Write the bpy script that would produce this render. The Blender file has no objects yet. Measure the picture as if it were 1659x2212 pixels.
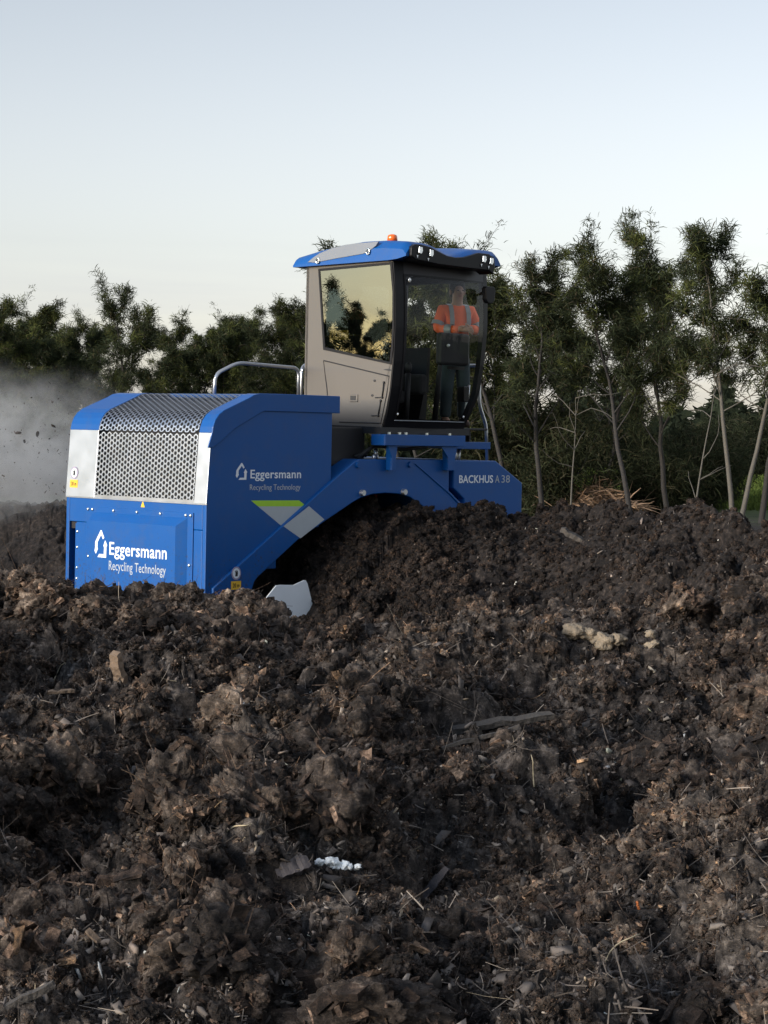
import bpy, math, random
import numpy as np
from mathutils import Vector, Matrix

# ------------------------------------------------------------------ camera, sky, sun, exposure
SC = bpy.context.scene
COL = SC.collection
R_ = math.radians
HC = 2.0                                   # eye height above the yard
cam_d = bpy.data.cameras.new('camera')
cam_d.sensor_width = 36.0
cam_d.lens = 36.0 * 4500 / 2212
cam_d.clip_start = 0.1
cam_d.clip_end = 6000
cam = bpy.data.objects.new('camera', cam_d)
COL.objects.link(cam)
PITCH, ROLL = R_(2.24), R_(1.21)
_f = Vector((0, math.cos(PITCH), -math.sin(PITCH)))
_r0 = Vector((1, 0, 0)); _u0 = _r0.cross(_f)
_r = _r0 * math.cos(ROLL) + _u0 * math.sin(ROLL)
_u = _u0 * math.cos(ROLL) - _r0 * math.sin(ROLL)
cam.matrix_world = Matrix(((_r.x, _u.x, -_f.x, 0), (_r.y, _u.y, -_f.y, 0), (_r.z, _u.z, -_f.z, HC), (0, 0, 0, 1)))
SC.camera = cam
SC.view_settings.view_transform = 'Standard'
SC.view_settings.look = 'None'
SC.view_settings.exposure = 1.25
SC.view_settings.gamma = 1.0
SC.render.use_motion_blur = False
SC.cycles.max_bounces = 8
SC.cycles.transparent_max_bounces = 16
SC.cycles.use_denoising = True

SUN_EL, SUN_AZ = R_(12.0), R_(-126.0)        # low sun, left and a little behind the camera (azimuth from +Y, clockwise)
world = bpy.data.worlds.new('World'); SC.world = world
world.use_nodes = True
wn = world.node_tree; wn.nodes.clear()
w_out = wn.nodes.new('ShaderNodeOutputWorld')
w_bg = wn.nodes.new('ShaderNodeBackground'); w_bg.inputs['Strength'].default_value = 0.15
w_sky = wn.nodes.new('ShaderNodeTexSky'); w_sky.sky_type = 'NISHITA'
w_sky.sun_disc = False
w_sky.sun_elevation = SUN_EL; w_sky.sun_rotation = SUN_AZ
w_sky.altitude = 20; w_sky.air_density = 1.0; w_sky.dust_density = 1.0; w_sky.ozone_density = 2.5
w_tc = wn.nodes.new('ShaderNodeTexCoord')
w_map = wn.nodes.new('ShaderNodeMapping'); w_map.inputs['Scale'].default_value = (1.6, 1.6, 26)
w_n = wn.nodes.new('ShaderNodeTexNoise'); w_n.inputs['Scale'].default_value = 2.6; w_n.inputs['Detail'].default_value = 6
w_r = wn.nodes.new('ShaderNodeMapRange'); w_r.inputs['From Min'].default_value = 0.44; w_r.inputs['From Max'].default_value = 0.78
w_r.inputs['To Max'].default_value = 0.5
w_sx = wn.nodes.new('ShaderNodeSeparateXYZ')
w_lo = wn.nodes.new('ShaderNodeMapRange'); w_lo.inputs['From Min'].default_value = 0.10; w_lo.inputs['From Max'].default_value = 0.05
w_mu = wn.nodes.new('ShaderNodeMath'); w_mu.operation = 'MULTIPLY'
w_mix = wn.nodes.new('ShaderNodeMix'); w_mix.data_type = 'RGBA'
w_hsv = wn.nodes.new('ShaderNodeHueSaturation'); w_hsv.inputs['Saturation'].default_value = 0.42
L = wn.links.new
L(w_tc.outputs['Generated'], w_map.inputs['Vector']); L(w_map.outputs[0], w_n.inputs['Vector'])
L(w_n.outputs[0], w_r.inputs['Value']); L(w_tc.outputs['Generated'], w_sx.inputs[0]); L(w_sx.outputs[2], w_lo.inputs['Value'])
L(w_r.outputs[0], w_mu.inputs[0]); L(w_lo.outputs[0], w_mu.inputs[1])
w_tn = wn.nodes.new('ShaderNodeMix'); w_tn.data_type = 'RGBA'; w_tn.blend_type = 'MULTIPLY'; w_tn.inputs['Factor'].default_value = 1; w_tn.inputs['B'].default_value = (1.04, 0.95, 0.99, 1)
# warmer towards the sunset, cooler and deeper higher up
w_dot = wn.nodes.new('ShaderNodeVectorMath'); w_dot.operation = 'DOT_PRODUCT'; w_dot.inputs[1].default_value = (math.sin(SUN_AZ), math.cos(SUN_AZ), 0)
w_sat = wn.nodes.new('ShaderNodeMapRange'); w_sat.inputs['From Min'].default_value = 0.2; w_sat.inputs['From Max'].default_value = 0.9; w_sat.inputs['To Min'].default_value = 0.36; w_sat.inputs['To Max'].default_value = 1.5
L(w_tc.outputs['Generated'], w_dot.inputs[0]); L(w_dot.outputs['Value'], w_sat.inputs['Value']); L(w_sat.outputs[0], w_hsv.inputs['Saturation'])
w_el = wn.nodes.new('ShaderNodeMapRange'); w_el.inputs['From Min'].default_value = 0.04; w_el.inputs['From Max'].default_value = 0.27; w_el.interpolation_type = 'SMOOTHSTEP'
w_tint = wn.nodes.new('ShaderNodeMix'); w_tint.data_type = 'RGBA'; w_tint.inputs['A'].default_value = (0.72, 0.675, 0.655, 1); w_tint.inputs['B'].default_value = (0.54, 0.545, 0.555, 1)
L(w_sx.outputs[2], w_el.inputs['Value']); L(w_el.outputs[0], w_tint.inputs['Factor']); 
w_e2 = wn.nodes.new('ShaderNodeMapRange'); w_e2.inputs['From Min'].default_value = 0.28; w_e2.inputs['From Max'].default_value = 0.75  # brightens again towards the zenith, added as fill light
w_t2 = wn.nodes.new('ShaderNodeMix'); w_t2.data_type = 'RGBA'; w_t2.inputs['B'].default_value = (1.05, 1.0, 0.95, 1)
L(w_sx.outputs[2], w_e2.inputs['Value']); L(w_e2.outputs[0], w_t2.inputs['Factor']); L(w_tint.outputs['Result'], w_t2.inputs['A']); L(w_t2.outputs['Result'], w_tn.inputs['B'])
L(w_sky.outputs[0], w_hsv.inputs['Color']); L(w_hsv.outputs[0], w_tn.inputs['A']); L(w_tn.outputs['Result'], w_mix.inputs['A'])
w_mix.inputs['B'].default_value = (1.75, 1.8, 1.95, 1)
L(w_mu.outputs[0], w_mix.inputs['Factor']); L(w_mix.outputs['Result'], w_bg.inputs['Color'])
L(w_bg.outputs[0], w_out.inputs['Surface'])

sun_d = bpy.data.lights.new('sun', 'SUN'); sun_d.energy = 2.5; sun_d.angle = R_(32.0); sun_d.color = (1.0, 0.965, 0.91)
sun = bpy.data.objects.new('sun', sun_d); COL.objects.link(sun)
sdir = Vector((math.sin(SUN_AZ) * math.cos(SUN_EL), math.cos(SUN_AZ) * math.cos(SUN_EL), math.sin(SUN_EL)))
sun.rotation_euler = (-sdir).to_track_quat('-Z', 'Y').to_euler()
sun.location = (-30, -10, 20)

# ------------------------------------------------------------------ materials
def node_mat(name):
    m = bpy.data.materials.new(name); m.use_nodes = True
    nt = m.node_tree; b = nt.nodes['Principled BSDF']
    return m, nt, b

def mat(name, col, rough=0.5, metal=0.0, var=0.12, scale=6.0, bump=0.0, bscale=60.0, coat=0.0, rvar=0.0, dirt=None, dirt_amt=0.0, splash=False):
    m, nt, b = node_mat(name)
    tc = nt.nodes.new('ShaderNodeTexCoord')
    n = nt.nodes.new('ShaderNodeTexNoise'); n.inputs['Scale'].default_value = scale; n.inputs['Detail'].default_value = 5
    nt.links.new(tc.outputs['Object'], n.inputs['Vector'])
    mx = nt.nodes.new('ShaderNodeMix'); mx.data_type = 'RGBA'
    mx.inputs['A'].default_value = (*[c * (1 - var) for c in col], 1)
    mx.inputs['B'].default_value = (*[min(1, c * (1 + var)) for c in col], 1)
    nt.links.new(n.outputs[0], mx.inputs['Factor'])
    src = mx.outputs['Result']
    if splash:
        sz = nt.nodes.new('ShaderNodeSeparateXYZ'); nt.links.new(tc.outputs['Object'], sz.inputs[0])
        nh = nt.nodes.new('ShaderNodeTexNoise'); nh.inputs['Scale'].default_value = 26; nh.inputs['Detail'].default_value = 8; nh.inputs['Roughness'].default_value = 0.75
        nt.links.new(tc.outputs['Object'], nh.inputs['Vector'])
        mh = nt.nodes.new('ShaderNodeMapRange'); mh.inputs['From Min'].default_value = 0.25; mh.inputs['From Max'].default_value = 1.5; mh.inputs['To Min'].default_value = 0.16; mh.inputs['To Max'].default_value = -0.02
        nt.links.new(sz.outputs[2], mh.inputs['Value'])
        ah = nt.nodes.new('ShaderNodeMath'); ah.operation = 'ADD'; nt.links.new(nh.outputs[0], ah.inputs[0]); nt.links.new(mh.outputs[0], ah.inputs[1])
        mq = nt.nodes.new('ShaderNodeMapRange'); mq.inputs['From Min'].default_value = 0.66; mq.inputs['From Max'].default_value = 0.76; mq.inputs['To Max'].default_value = 0.75
        nt.links.new(ah.outputs[0], mq.inputs['Value'])
        mz = nt.nodes.new('ShaderNodeMix'); mz.data_type = 'RGBA'; nt.links.new(mq.outputs[0], mz.inputs['Factor']); nt.links.new(src, mz.inputs['A']); mz.inputs['B'].default_value = (0.045, 0.036, 0.030, 1)
        src = mz.outputs['Result']
    if dirt is not None:
        n2 = nt.nodes.new('ShaderNodeTexNoise'); n2.inputs['Scale'].default_value = scale * 1.7; n2.inputs['Detail'].default_value = 8
        n2.inputs['Roughness'].default_value = 0.7
        nt.links.new(tc.outputs['Object'], n2.inputs['Vector'])
        mr = nt.nodes.new('ShaderNodeMapRange'); mr.inputs['From Min'].default_value = 0.5; mr.inputs['From Max'].default_value = 0.8
        mr.inputs['To Max'].default_value = dirt_amt
        nt.links.new(n2.outputs[0], mr.inputs['Value'])
        mx2 = nt.nodes.new('ShaderNodeMix'); mx2.data_type = 'RGBA'
        nt.links.new(mr.outputs[0], mx2.inputs['Factor']); nt.links.new(src, mx2.inputs['A'])
        mx2.inputs['B'].default_value = (*dirt, 1); src = mx2.outputs['Result']
    nt.links.new(src, b.inputs['Base Color'])
    b.inputs['Roughness'].default_value = rough; b.inputs['Metallic'].default_value = metal
    if rvar:
        mr = nt.nodes.new('ShaderNodeMapRange'); mr.inputs['To Min'].default_value = max(0.02, rough - rvar); mr.inputs['To Max'].default_value = rough + rvar
        nt.links.new(n.outputs[0], mr.inputs['Value']); nt.links.new(mr.outputs[0], b.inputs['Roughness'])
    if coat: b.inputs['Coat Weight'].default_value = coat; b.inputs['Coat Roughness'].default_value = 0.12
    if bump:
        n3 = nt.nodes.new('ShaderNodeTexNoise'); n3.inputs['Scale'].default_value = bscale; n3.inputs['Detail'].default_value = 4
        nt.links.new(tc.outputs['Object'], n3.inputs['Vector'])
        bp = nt.nodes.new('ShaderNodeBump'); bp.inputs['Strength'].default_value = bump; bp.inputs['Distance'].default_value = 0.02
        nt.links.new(n3.outputs[0], bp.inputs['Height']); nt.links.new(bp.outputs[0], b.inputs['Normal'])
    return m

def glass_mat(name, tint, ior=1.6, rough=0.0, boost=0.0):
    m = bpy.data.materials.new(name); m.use_nodes = True; nt = m.node_tree; nt.nodes.clear()
    o = nt.nodes.new('ShaderNodeOutputMaterial'); t = nt.nodes.new('ShaderNodeBsdfTransparent'); g = nt.nodes.new('ShaderNodeBsdfGlossy')
    t.inputs['Color'].default_value = (*tint, 1); g.inputs['Roughness'].default_value = rough
    fr = nt.nodes.new('ShaderNodeFresnel'); fr.inputs['IOR'].default_value = ior
    ad = nt.nodes.new('ShaderNodeMath'); ad.operation = 'ADD'; ad.use_clamp = True; ad.inputs[1].default_value = boost
    nz = nt.nodes.new('ShaderNodeTexNoise'); nz.inputs['Scale'].default_value = 1.3; nz.inputs['Detail'].default_value = 1
    tc = nt.nodes.new('ShaderNodeTexCoord'); bp = nt.nodes.new('ShaderNodeBump'); bp.inputs['Strength'].default_value = 0.06; bp.inputs['Distance'].default_value = 0.05
    nt.links.new(tc.outputs['Object'], nz.inputs['Vector']); nt.links.new(nz.outputs[0], bp.inputs['Height'])
    nt.links.new(bp.outputs[0], g.inputs['Normal'])
    mx = nt.nodes.new('ShaderNodeMixShader')
    nt.links.new(fr.outputs[0], ad.inputs[0]); nt.links.new(ad.outputs[0], mx.inputs[0]); nt.links.new(t.outputs[0], mx.inputs[1]); nt.links.new(g.outputs[0], mx.inputs[2])
    nt.links.new(mx.outputs[0], o.inputs['Surface'])
    return m

M = {}
M['blue'] = mat('blue_paint', (0.001, 0.072, 0.275), 0.42, 0, 0.06, 3.0, coat=0.08, rvar=0.05, dirt=(0.09, 0.085, 0.08), dirt_amt=0.24, splash=True)
M['blue'].node_tree.nodes['Principled BSDF'].inputs['Specular IOR Level'].default_value = 0.30
M['steel'] = mat('stainless_sheet', (0.42, 0.445, 0.49), 0.40, 1.0, 0.06, 5.0, rvar=0.10)
M['tube'] = mat('galvanised_tube', (0.55, 0.57, 0.60), 0.34, 0.9, 0.08, 12.0)
M['bolt'] = mat('zinc_bolt', (0.70, 0.74, 0.72), 0.25, 0.9, 0.05)
M['dark'] = mat('black_steel', (0.010, 0.010, 0.012), 0.6, 0, 0.25, 9.0)
M['rubber'] = mat('black_rubber', (0.008, 0.008, 0.009), 0.75, 0, 0.2, 14.0)
M['core'] = mat('radiator_black', (0.006, 0.006, 0.008), 0.7, 0, 0.2, 30.0)
M['tan'] = mat('taupe_panel', (0.098, 0.088, 0.079), 0.45, 0.15, 0.05, 2.0, coat=0.2)
M['frame'] = mat('black_cab_frame', (0.006, 0.006, 0.008), 0.40, 0, 0.15, 5.0)
M['frame'].node_tree.nodes['Principled BSDF'].inputs['Specular IOR Level'].default_value = 0.2
M['header'] = mat('dark_grey_header', (0.020, 0.019, 0.025), 0.5, 0, 0.1, 5.0)
M['silver'] = mat('silver_grey_plastic', (0.17, 0.185, 0.215), 0.38, 0.2, 0.04, 3.0)
M['white'] = mat('white_lettering', (0.72, 0.75, 0.80), 0.5, 0, 0.03)
M['yellow'] = mat('yellow_label', (0.72, 0.42, 0.03), 0.5, 0, 0.06)
M['black'] = mat('black_print', (0.01, 0.01, 0.012), 0.6, 0, 0.1)
M['violet'] = mat('grey_ring_print', (0.30, 0.26, 0.36), 0.5, 0, 0.1)
M['lime'] = mat('lime_reflective', (0.34, 0.60, 0.02), 0.5, 0, 0.10, 18.0)
M['greytape'] = mat('grey_reflective', (0.40, 0.43, 0.46), 0.45, 0, 0.05, 14.0)
M['red'] = mat('red_paddle', (0.30, 0.03, 0.02), 0.5, 0, 0.2)
M['plate'] = mat('pale_steel_plate', (0.86, 0.88, 0.90), 0.5, 0.0, 0.08, 6.0, rvar=0.08)
M['amber'] = mat('amber_lens', (0.75, 0.13, 0.01), 0.22, 0, 0.08, 20.0, coat=0.6)
M['lamp'] = mat('lamp_glass', (0.75, 0.77, 0.8), 0.15, 0.5, 0.3, 40.0)
M['side_glass'] = glass_mat('tinted_side_glass', (0.16, 0.20, 0.18), 1.9, 0.0, 0.20)
M['screen_glass'] = glass_mat('windscreen_glass', (0.98, 0.99, 0.985), 1.30, 0.0, 0.0)
M['seat'] = mat('black_seat_cloth', (0.018, 0.018, 0.02), 0.85, 0, 0.2, 40.0)
M['skin'] = mat('skin', (0.42, 0.24, 0.17), 0.55, 0, 0.08, 20.0)
M['hair'] = mat('dark_hair', (0.02, 0.015, 0.012), 0.7, 0, 0.3, 60.0)
M['orange'] = mat('orange_hi_vis', (1.0, 0.15, 0.045), 0.75, 0, 0.08, 14.0, bump=0.3, bscale=25)
M['tape'] = mat('silver_tape', (0.26, 0.27, 0.29), 0.5, 0.1, 0.08, 30.0)
M['trouser'] = mat('dark_teal_trousers', (0.035, 0.055, 0.062), 0.85, 0, 0.15, 12.0, bump=0.3, bscale=20)
M['boot'] = mat('brown_boots', (0.05, 0.03, 0.02), 0.7, 0, 0.2)

# ------------------------------------------------------------------ mesh helpers
def fast_mesh(name, V, F):
    """V (n,3), F list of int arrays each (m,k)"""
    me = bpy.data.meshes.new(name)
    V = np.asarray(V, dtype=np.float32)
    me.vertices.add(len(V)); me.vertices.foreach_set('co', V.ravel())
    if not isinstance(F, (list, tuple)): F = [F]
    F = [np.asarray(f, dtype=np.int32) for f in F if len(f)]
    li = np.concatenate([f.ravel() for f in F])
    tot = np.concatenate([np.full(len(f), f.shape[1], dtype=np.int32) for f in F])
    st = np.concatenate([[0], np.cumsum(tot)[:-1]]).astype(np.int32)
    me.loops.add(len(li)); me.loops.foreach_set('vertex_index', li)
    me.polygons.add(len(tot)); me.polygons.foreach_set('loop_start', st); me.polygons.foreach_set('loop_total', tot)
    me.update(calc_edges=True)
    return me

def link(name, me, material, parent=None):
    o = bpy.data.objects.new(name, me); COL.objects.link(o)
    if material is not None and len(me.materials) == 0: me.materials.append(material)
    if parent is not None: o.parent = parent
    return o

def tag(o, label=None, cat=None, group=None, kind=None):
    if label: o['label'] = label
    if cat: o['category'] = cat
    if group: o['group'] = group
    if kind: o['kind'] = kind
    return o

def empty(name, loc, rz=0.0, label=None, cat=None, group=None):
    o = bpy.data.objects.new(name, None); COL.objects.link(o)
    o.location = loc; o.rotation_euler = (0, 0, rz); o.empty_display_size = 0.3
    return tag(o, label, cat, group)

def smooth(o, on=True):
    o.data.polygons.foreach_set('use_smooth', np.full(len(o.data.polygons), on, dtype=bool)); return o

class MB:
    def __init__(s): s.v = []; s.f = []
    def add(s, V, F):
        b = len(s.v); s.v += [tuple(map(float, p)) for p in V]; s.f += [[i + b for i in f] for f in F]; return s
    def box(s, a, b):
        x0, x1 = sorted((a[0], b[0])); y0, y1 = sorted((a[1], b[1])); z0, z1 = sorted((a[2], b[2]))
        V = [(x0, y0, z0), (x1, y0, z0), (x1, y1, z0), (x0, y1, z0), (x0, y0, z1), (x1, y0, z1), (x1, y1, z1), (x0, y1, z1)]
        return s.add(V, [[0, 3, 2, 1], [4, 5, 6, 7], [0, 1, 5, 4], [1, 2, 6, 5], [2, 3, 7, 6], [3, 0, 4, 7]])
    def prism_uz(s, poly, v0, v1):          # polygon in the u-z plane, pushed along v
        n = len(poly); a = sum(poly[i][0] * poly[(i + 1) % n][1] - poly[(i + 1) % n][0] * poly[i][1] for i in range(n))
        if a < 0: poly = poly[::-1]
        lo, hi = min(v0, v1), max(v0, v1)
        V = [(p[0], lo, p[1]) for p in poly] + [(p[0], hi, p[1]) for p in poly]
        F = [list(range(n)), list(range(2 * n - 1, n - 1, -1))] + [[i, i + n, (i + 1) % n + n, (i + 1) % n] for i in range(n)]
        return s.add(V, F)
    def prism_vz(s, poly, u0, u1):          # polygon in the v-z plane, pushed along u
        n = len(poly); a = sum(poly[i][0] * poly[(i + 1) % n][1] - poly[(i + 1) % n][0] * poly[i][1] for i in range(n))
        if a > 0: poly = poly[::-1]
        lo, hi = min(u0, u1), max(u0, u1)
        V = [(lo, p[0], p[1]) for p in poly] + [(hi, p[0], p[1]) for p in poly]
        F = [list(range(n)), list(range(2 * n - 1, n - 1, -1))] + [[i, i + n, (i + 1) % n + n, (i + 1) % n] for i in range(n)]
        return s.add(V, F)
    def tube(s, pts, r, n=8, caps=True):
        pts = [Vector(p) for p in pts]; rr = r if isinstance(r, (list, tuple)) else [r] * len(pts)
        V = []; ref = Vector((0.31, 0.17, 0.93))
        for i, p in enumerate(pts):
            t = (pts[min(i + 1, len(pts) - 1)] - pts[max(i - 1, 0)]).normalized()
            a = t.cross(ref)
            if a.length < 1e-3: a = t.cross(Vector((1, 0, 0)))
            a.normalize(); b = t.cross(a)
            for k in range(n):
                an = 2 * math.pi * k / n
                V.append(p + a * (rr[i] * math.cos(an)) + b * (rr[i] * math.sin(an)))
        F = []
        for i in range(len(pts) - 1):
            for k in range(n):
                F.append([i * n + k, i * n + (k + 1) % n, (i + 1) * n + (k + 1) % n, (i + 1) * n + k])
        if caps: F += [list(range(n - 1, -1, -1)), list(range((len(pts) - 1) * n, len(pts) * n))]
        return s.add(V, F)
    def sphere(s, c, r, nu=10, nv=8):
        r = r if isinstance(r, (tuple, list)) else (r, r, r); V = []; F = []
        for j in range(nv + 1):
            th = math.pi * j / nv
            for k in range(nu):
                ph = 2 * math.pi * k / nu
                V.append((c[0] + r[0] * math.sin(th) * math.cos(ph), c[1] + r[1] * math.sin(th) * math.sin(ph), c[2] + r[2] * math.cos(th)))
        for j in range(nv):
            for k in range(nu):
                F.append([j * nu + k, (j + 1) * nu + k, (j + 1) * nu + (k + 1) % nu, j * nu + (k + 1) % nu])
        return s.add(V, F)
    def build(s, name, material, parent=None, bevel=0.0, sm=False, seg=2):
        me = bpy.data.meshes.new(name); me.from_pydata(s.v, [], s.f); me.update()
        o = link(name, me, material, parent)
        if sm: smooth(o)
        if bevel:
            md = o.modifiers.new('bevel', 'BEVEL'); md.width = bevel; md.segments = seg; md.limit_method = 'ANGLE'; md.angle_limit = R_(25)
        return o

def round_path(pts, r, k=5):
    pts = [Vector(p) for p in pts]; out = [pts[0]]
    for i in range(1, len(pts) - 1):
        a = (pts[i - 1] - pts[i]); b = (pts[i + 1] - pts[i]); d = min(r, a.length * .45, b.length * .45)
        p0 = pts[i] + a.normalized() * d; p1 = pts[i] + b.normalized() * d
        for j in range(k + 1):
            t = j / k; out.append(p0 * (1 - t) ** 2 + pts[i] * 2 * t * (1 - t) + p1 * t * t)
    out.append(pts[-1]); return out

# ------------------------------------------------------------------ numpy noise
def _hash(ix, iy, iz, seed):
    h = (ix.astype(np.int64) * 374761393 + iy.astype(np.int64) * 668265263 + iz.astype(np.int64) * 2147483647 + seed * 1274126177) & 0xFFFFFFFF
    h = ((h ^ (h >> 13)) * 1274126177) & 0xFFFFFFFF
    h = h ^ (h >> 16)
    return h
def _rnd(ix, iy, iz, seed): return (_hash(ix, iy, iz, seed) & 0xFFFF).astype(np.float32) / 65535.0
def vnoise3(P, seed=0):
    I = np.floor(P).astype(np.int64); f = (P - I).astype(np.float32); f = f * f * f * (f * (f * 6 - 15) + 10)
    r = np.zeros(len(P), dtype=np.float32)
    for dx in (0, 1):
        wx = f[:, 0] if dx else 1 - f[:, 0]
        for dy in (0, 1):
            wy = wx * (f[:, 1] if dy else 1 - f[:, 1])
            for dz in (0, 1):
                r += wy * (f[:, 2] if dz else 1 - f[:, 2]) * _rnd(I[:, 0] + dx, I[:, 1] + dy, I[:, 2] + dz, seed)
    return r * 2 - 1
def pnoise2(X, Y, seed=0):
    ix = np.floor(X).astype(np.int64); iy = np.floor(Y).astype(np.int64)
    fx = (X - ix).astype(np.float32); fy = (Y - iy).astype(np.float32)
    ux = fx * fx * fx * (fx * (fx * 6 - 15) + 10); uy = fy * fy * fy * (fy * (fy * 6 - 15) + 10)
    z = np.zeros_like(ix); r = 0
    for dx in (0, 1):
        for dy in (0, 1):
            a = _rnd(ix + dx, iy + dy, z, seed) * 6.2831853
            g = np.cos(a) * (fx - dx) + np.sin(a) * (fy - dy)
            r = r + g * (ux if dx else 1 - ux) * (uy if dy else 1 - uy)
    return r * 1.5
def fbm2(X, Y, seed=0, o=3):
    r = 0; a = 1.0
    for k in range(o): r = r + a * pnoise2(X * 2 ** k, Y * 2 ** k, seed + k * 17); a *= 0.5
    return r
def lumps(X, Y, cell, seed):
    """heap of irregular clods: tallest of the rounded lumps jittered in a grid"""
    x = X / cell; y = Y / cell; ix = np.floor(x).astype(np.int64); iy = np.floor(y).astype(np.int64); z = np.zeros_like(ix)
    best = np.zeros(X.shape, dtype=np.float32)
    for dx in (-1, 0, 1):
        for dy in (-1, 0, 1):
            jx = ix + dx; jy = iy + dy
            px = jx + _rnd(jx, jy, z, seed); py = jy + _rnd(jx, jy, z, seed + 1)
            r = 0.35 + 0.55 * _rnd(jx, jy, z, seed + 2); e = 0.7 + 0.6 * _rnd(jx, jy, z, seed + 3); th = 6.28 * _rnd(jx, jy, z, seed + 4)
            ax = (x - px) * np.cos(th) + (y - py) * np.sin(th); ay = -(x - px) * np.sin(th) + (y - py) * np.cos(th)
            d2 = ((ax / e) ** 2 + (ay * e) ** 2) / (r * r)
            h = np.sqrt(np.maximum(0, 1 - d2)) * (0.35 + 0.65 * r) * (0.5 + 0.8 * _rnd(jx, jy, z, seed + 5))
            best = np.maximum(best, h)
    return best

# ------------------------------------------------------------------ ground: yard, heaps and windrows in one sheet
MO = np.array([-1.70675, 20.0]); MTH = R_(47.3)
DU = np.array([math.cos(MTH), math.sin(MTH)]); DV = np.array([-math.sin(MTH), math.cos(MTH)])
def horizon(px): return 930 + 0.0211 * (px - 829.5)
N_PX = [-400, 0, 60, 110, 160, 300, 440, 520, 548, 580, 620, 660, 700, 740, 850, 960, 1060, 1120, 1250, 1400, 1550, 1659, 2100]
N_Y = [1250, 1264, 1270, 1288, 1310, 1312, 1330, 1328, 1302, 1312, 1344, 1388, 1374, 1356, 1350, 1346, 1322, 1316, 1340, 1352, 1332, 1322, 1322]
F_PX = [600, 640, 660, 690, 720, 755, 800, 900, 1000, 1124, 1250, 1400, 1500, 1659, 2100]
F_Y = [1420, 1345, 1295, 1215, 1155, 1104, 1089, 1092, 1096, 1081, 1088, 1094, 1102, 1116, 1130]
F_D = [21.2, 21.4, 21.5, 21.7, 21.9, 22.0, 21.95, 21.95, 22.15, 22.2, 21.7, 20.6, 19.8, 18.2, 14.0]
def base_height(X, Y, D):
    px = 829.5 + 4500 * X / np.maximum(D, 0.5); px = np.clip(px, -400, 2100)
    hz = horizon(px)
    dc = 10.8 + 0.5 * np.sin(px * 0.006)
    zc = HC - dc * (np.interp(px, N_PX, N_Y) - hz) / 4500
    s = np.clip((D - 4.4) / (dc - 4.4), 0, 1)
    z0 = 0.46 + 0.05 * np.sin(px * 0.004)
    near = np.where(D < dc, z0 + (zc - z0) * (s ** 0.85), zc - (D - dc) * 0.62)
    near = np.where(D < 4.4, z0 - 0.02 * (4.4 - D), near)
    fd = np.interp(px, F_PX, F_D); fz = HC - fd * (np.interp(px, F_PX, F_Y) - hz) / 4500
    fsl = np.interp(px, [600, 760, 1000], [1.0, 0.75, 0.33])
    front = np.where(D < fd, fz - fsl * (fd - D), fz - 0.55 * (D - fd))
    front = np.where(px < 600, -1, front)
    rx = X - MO[0]; ry = Y - MO[1]; u = rx * DU[0] + ry * DU[1]; v = rx * DV[0] + ry * DV[1]
    rear = 1.0 * np.maximum(0, 1 - ((u - 2.45) / 2.0) ** 2) * np.clip((v - 1.7) / 0.8, 0, 1) * np.clip((40 - v) / 4, 0, 1)
    tunnel = 1.15 * np.maximum(0, 1 - ((u - 2.7) / 1.5) ** 2) * ((v > -0.5) & (v < 3))
    far = np.clip((D - 56) * 0.016, 0, 1.2)
    flat = 0.06 * np.sin(X * 0.4) * np.cos(Y * 0.3) * np.clip(1 - D / 60, 0, 1)
    z = np.maximum(np.maximum(near, front), np.maximum(rear, np.maximum(tunnel, far + flat)))
    return np.where(D < 0, 0.35 + 0 * z, z), near >= np.maximum(front, rear), px

def facets(X, Y, cell, seed, tilt=0.9):
    """broken crumbs: every Voronoi cell is a tilted facet with its own height, plus a random grain direction"""
    x = X / cell; y = Y / cell; ix = np.floor(x).astype(np.int64); iy = np.floor(y).astype(np.int64); z = np.zeros_like(ix)
    bd = np.full(X.shape, 9.0, dtype=np.float32); h = np.zeros(X.shape, dtype=np.float32); g = np.zeros(X.shape, dtype=np.float32)
    for dx in (-1, 0, 1):
        for dy in (-1, 0, 1):
            jx = ix + dx; jy = iy + dy
            ex = x - (jx + _rnd(jx, jy, z, seed)); ey = y - (jy + _rnd(jx, jy, z, seed + 1)); d = ex * ex + ey * ey
            a = 6.2832 * _rnd(jx, jy, z, seed + 2)
            hh = _rnd(jx, jy, z, seed + 3) + tilt * (ex * np.cos(a) + ey * np.sin(a)) - 0.5 * d
            m = d < bd; bd = np.where(m, d, bd); h = np.where(m, hh, h); g = np.where(m, a, g)
    return h, g

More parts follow.
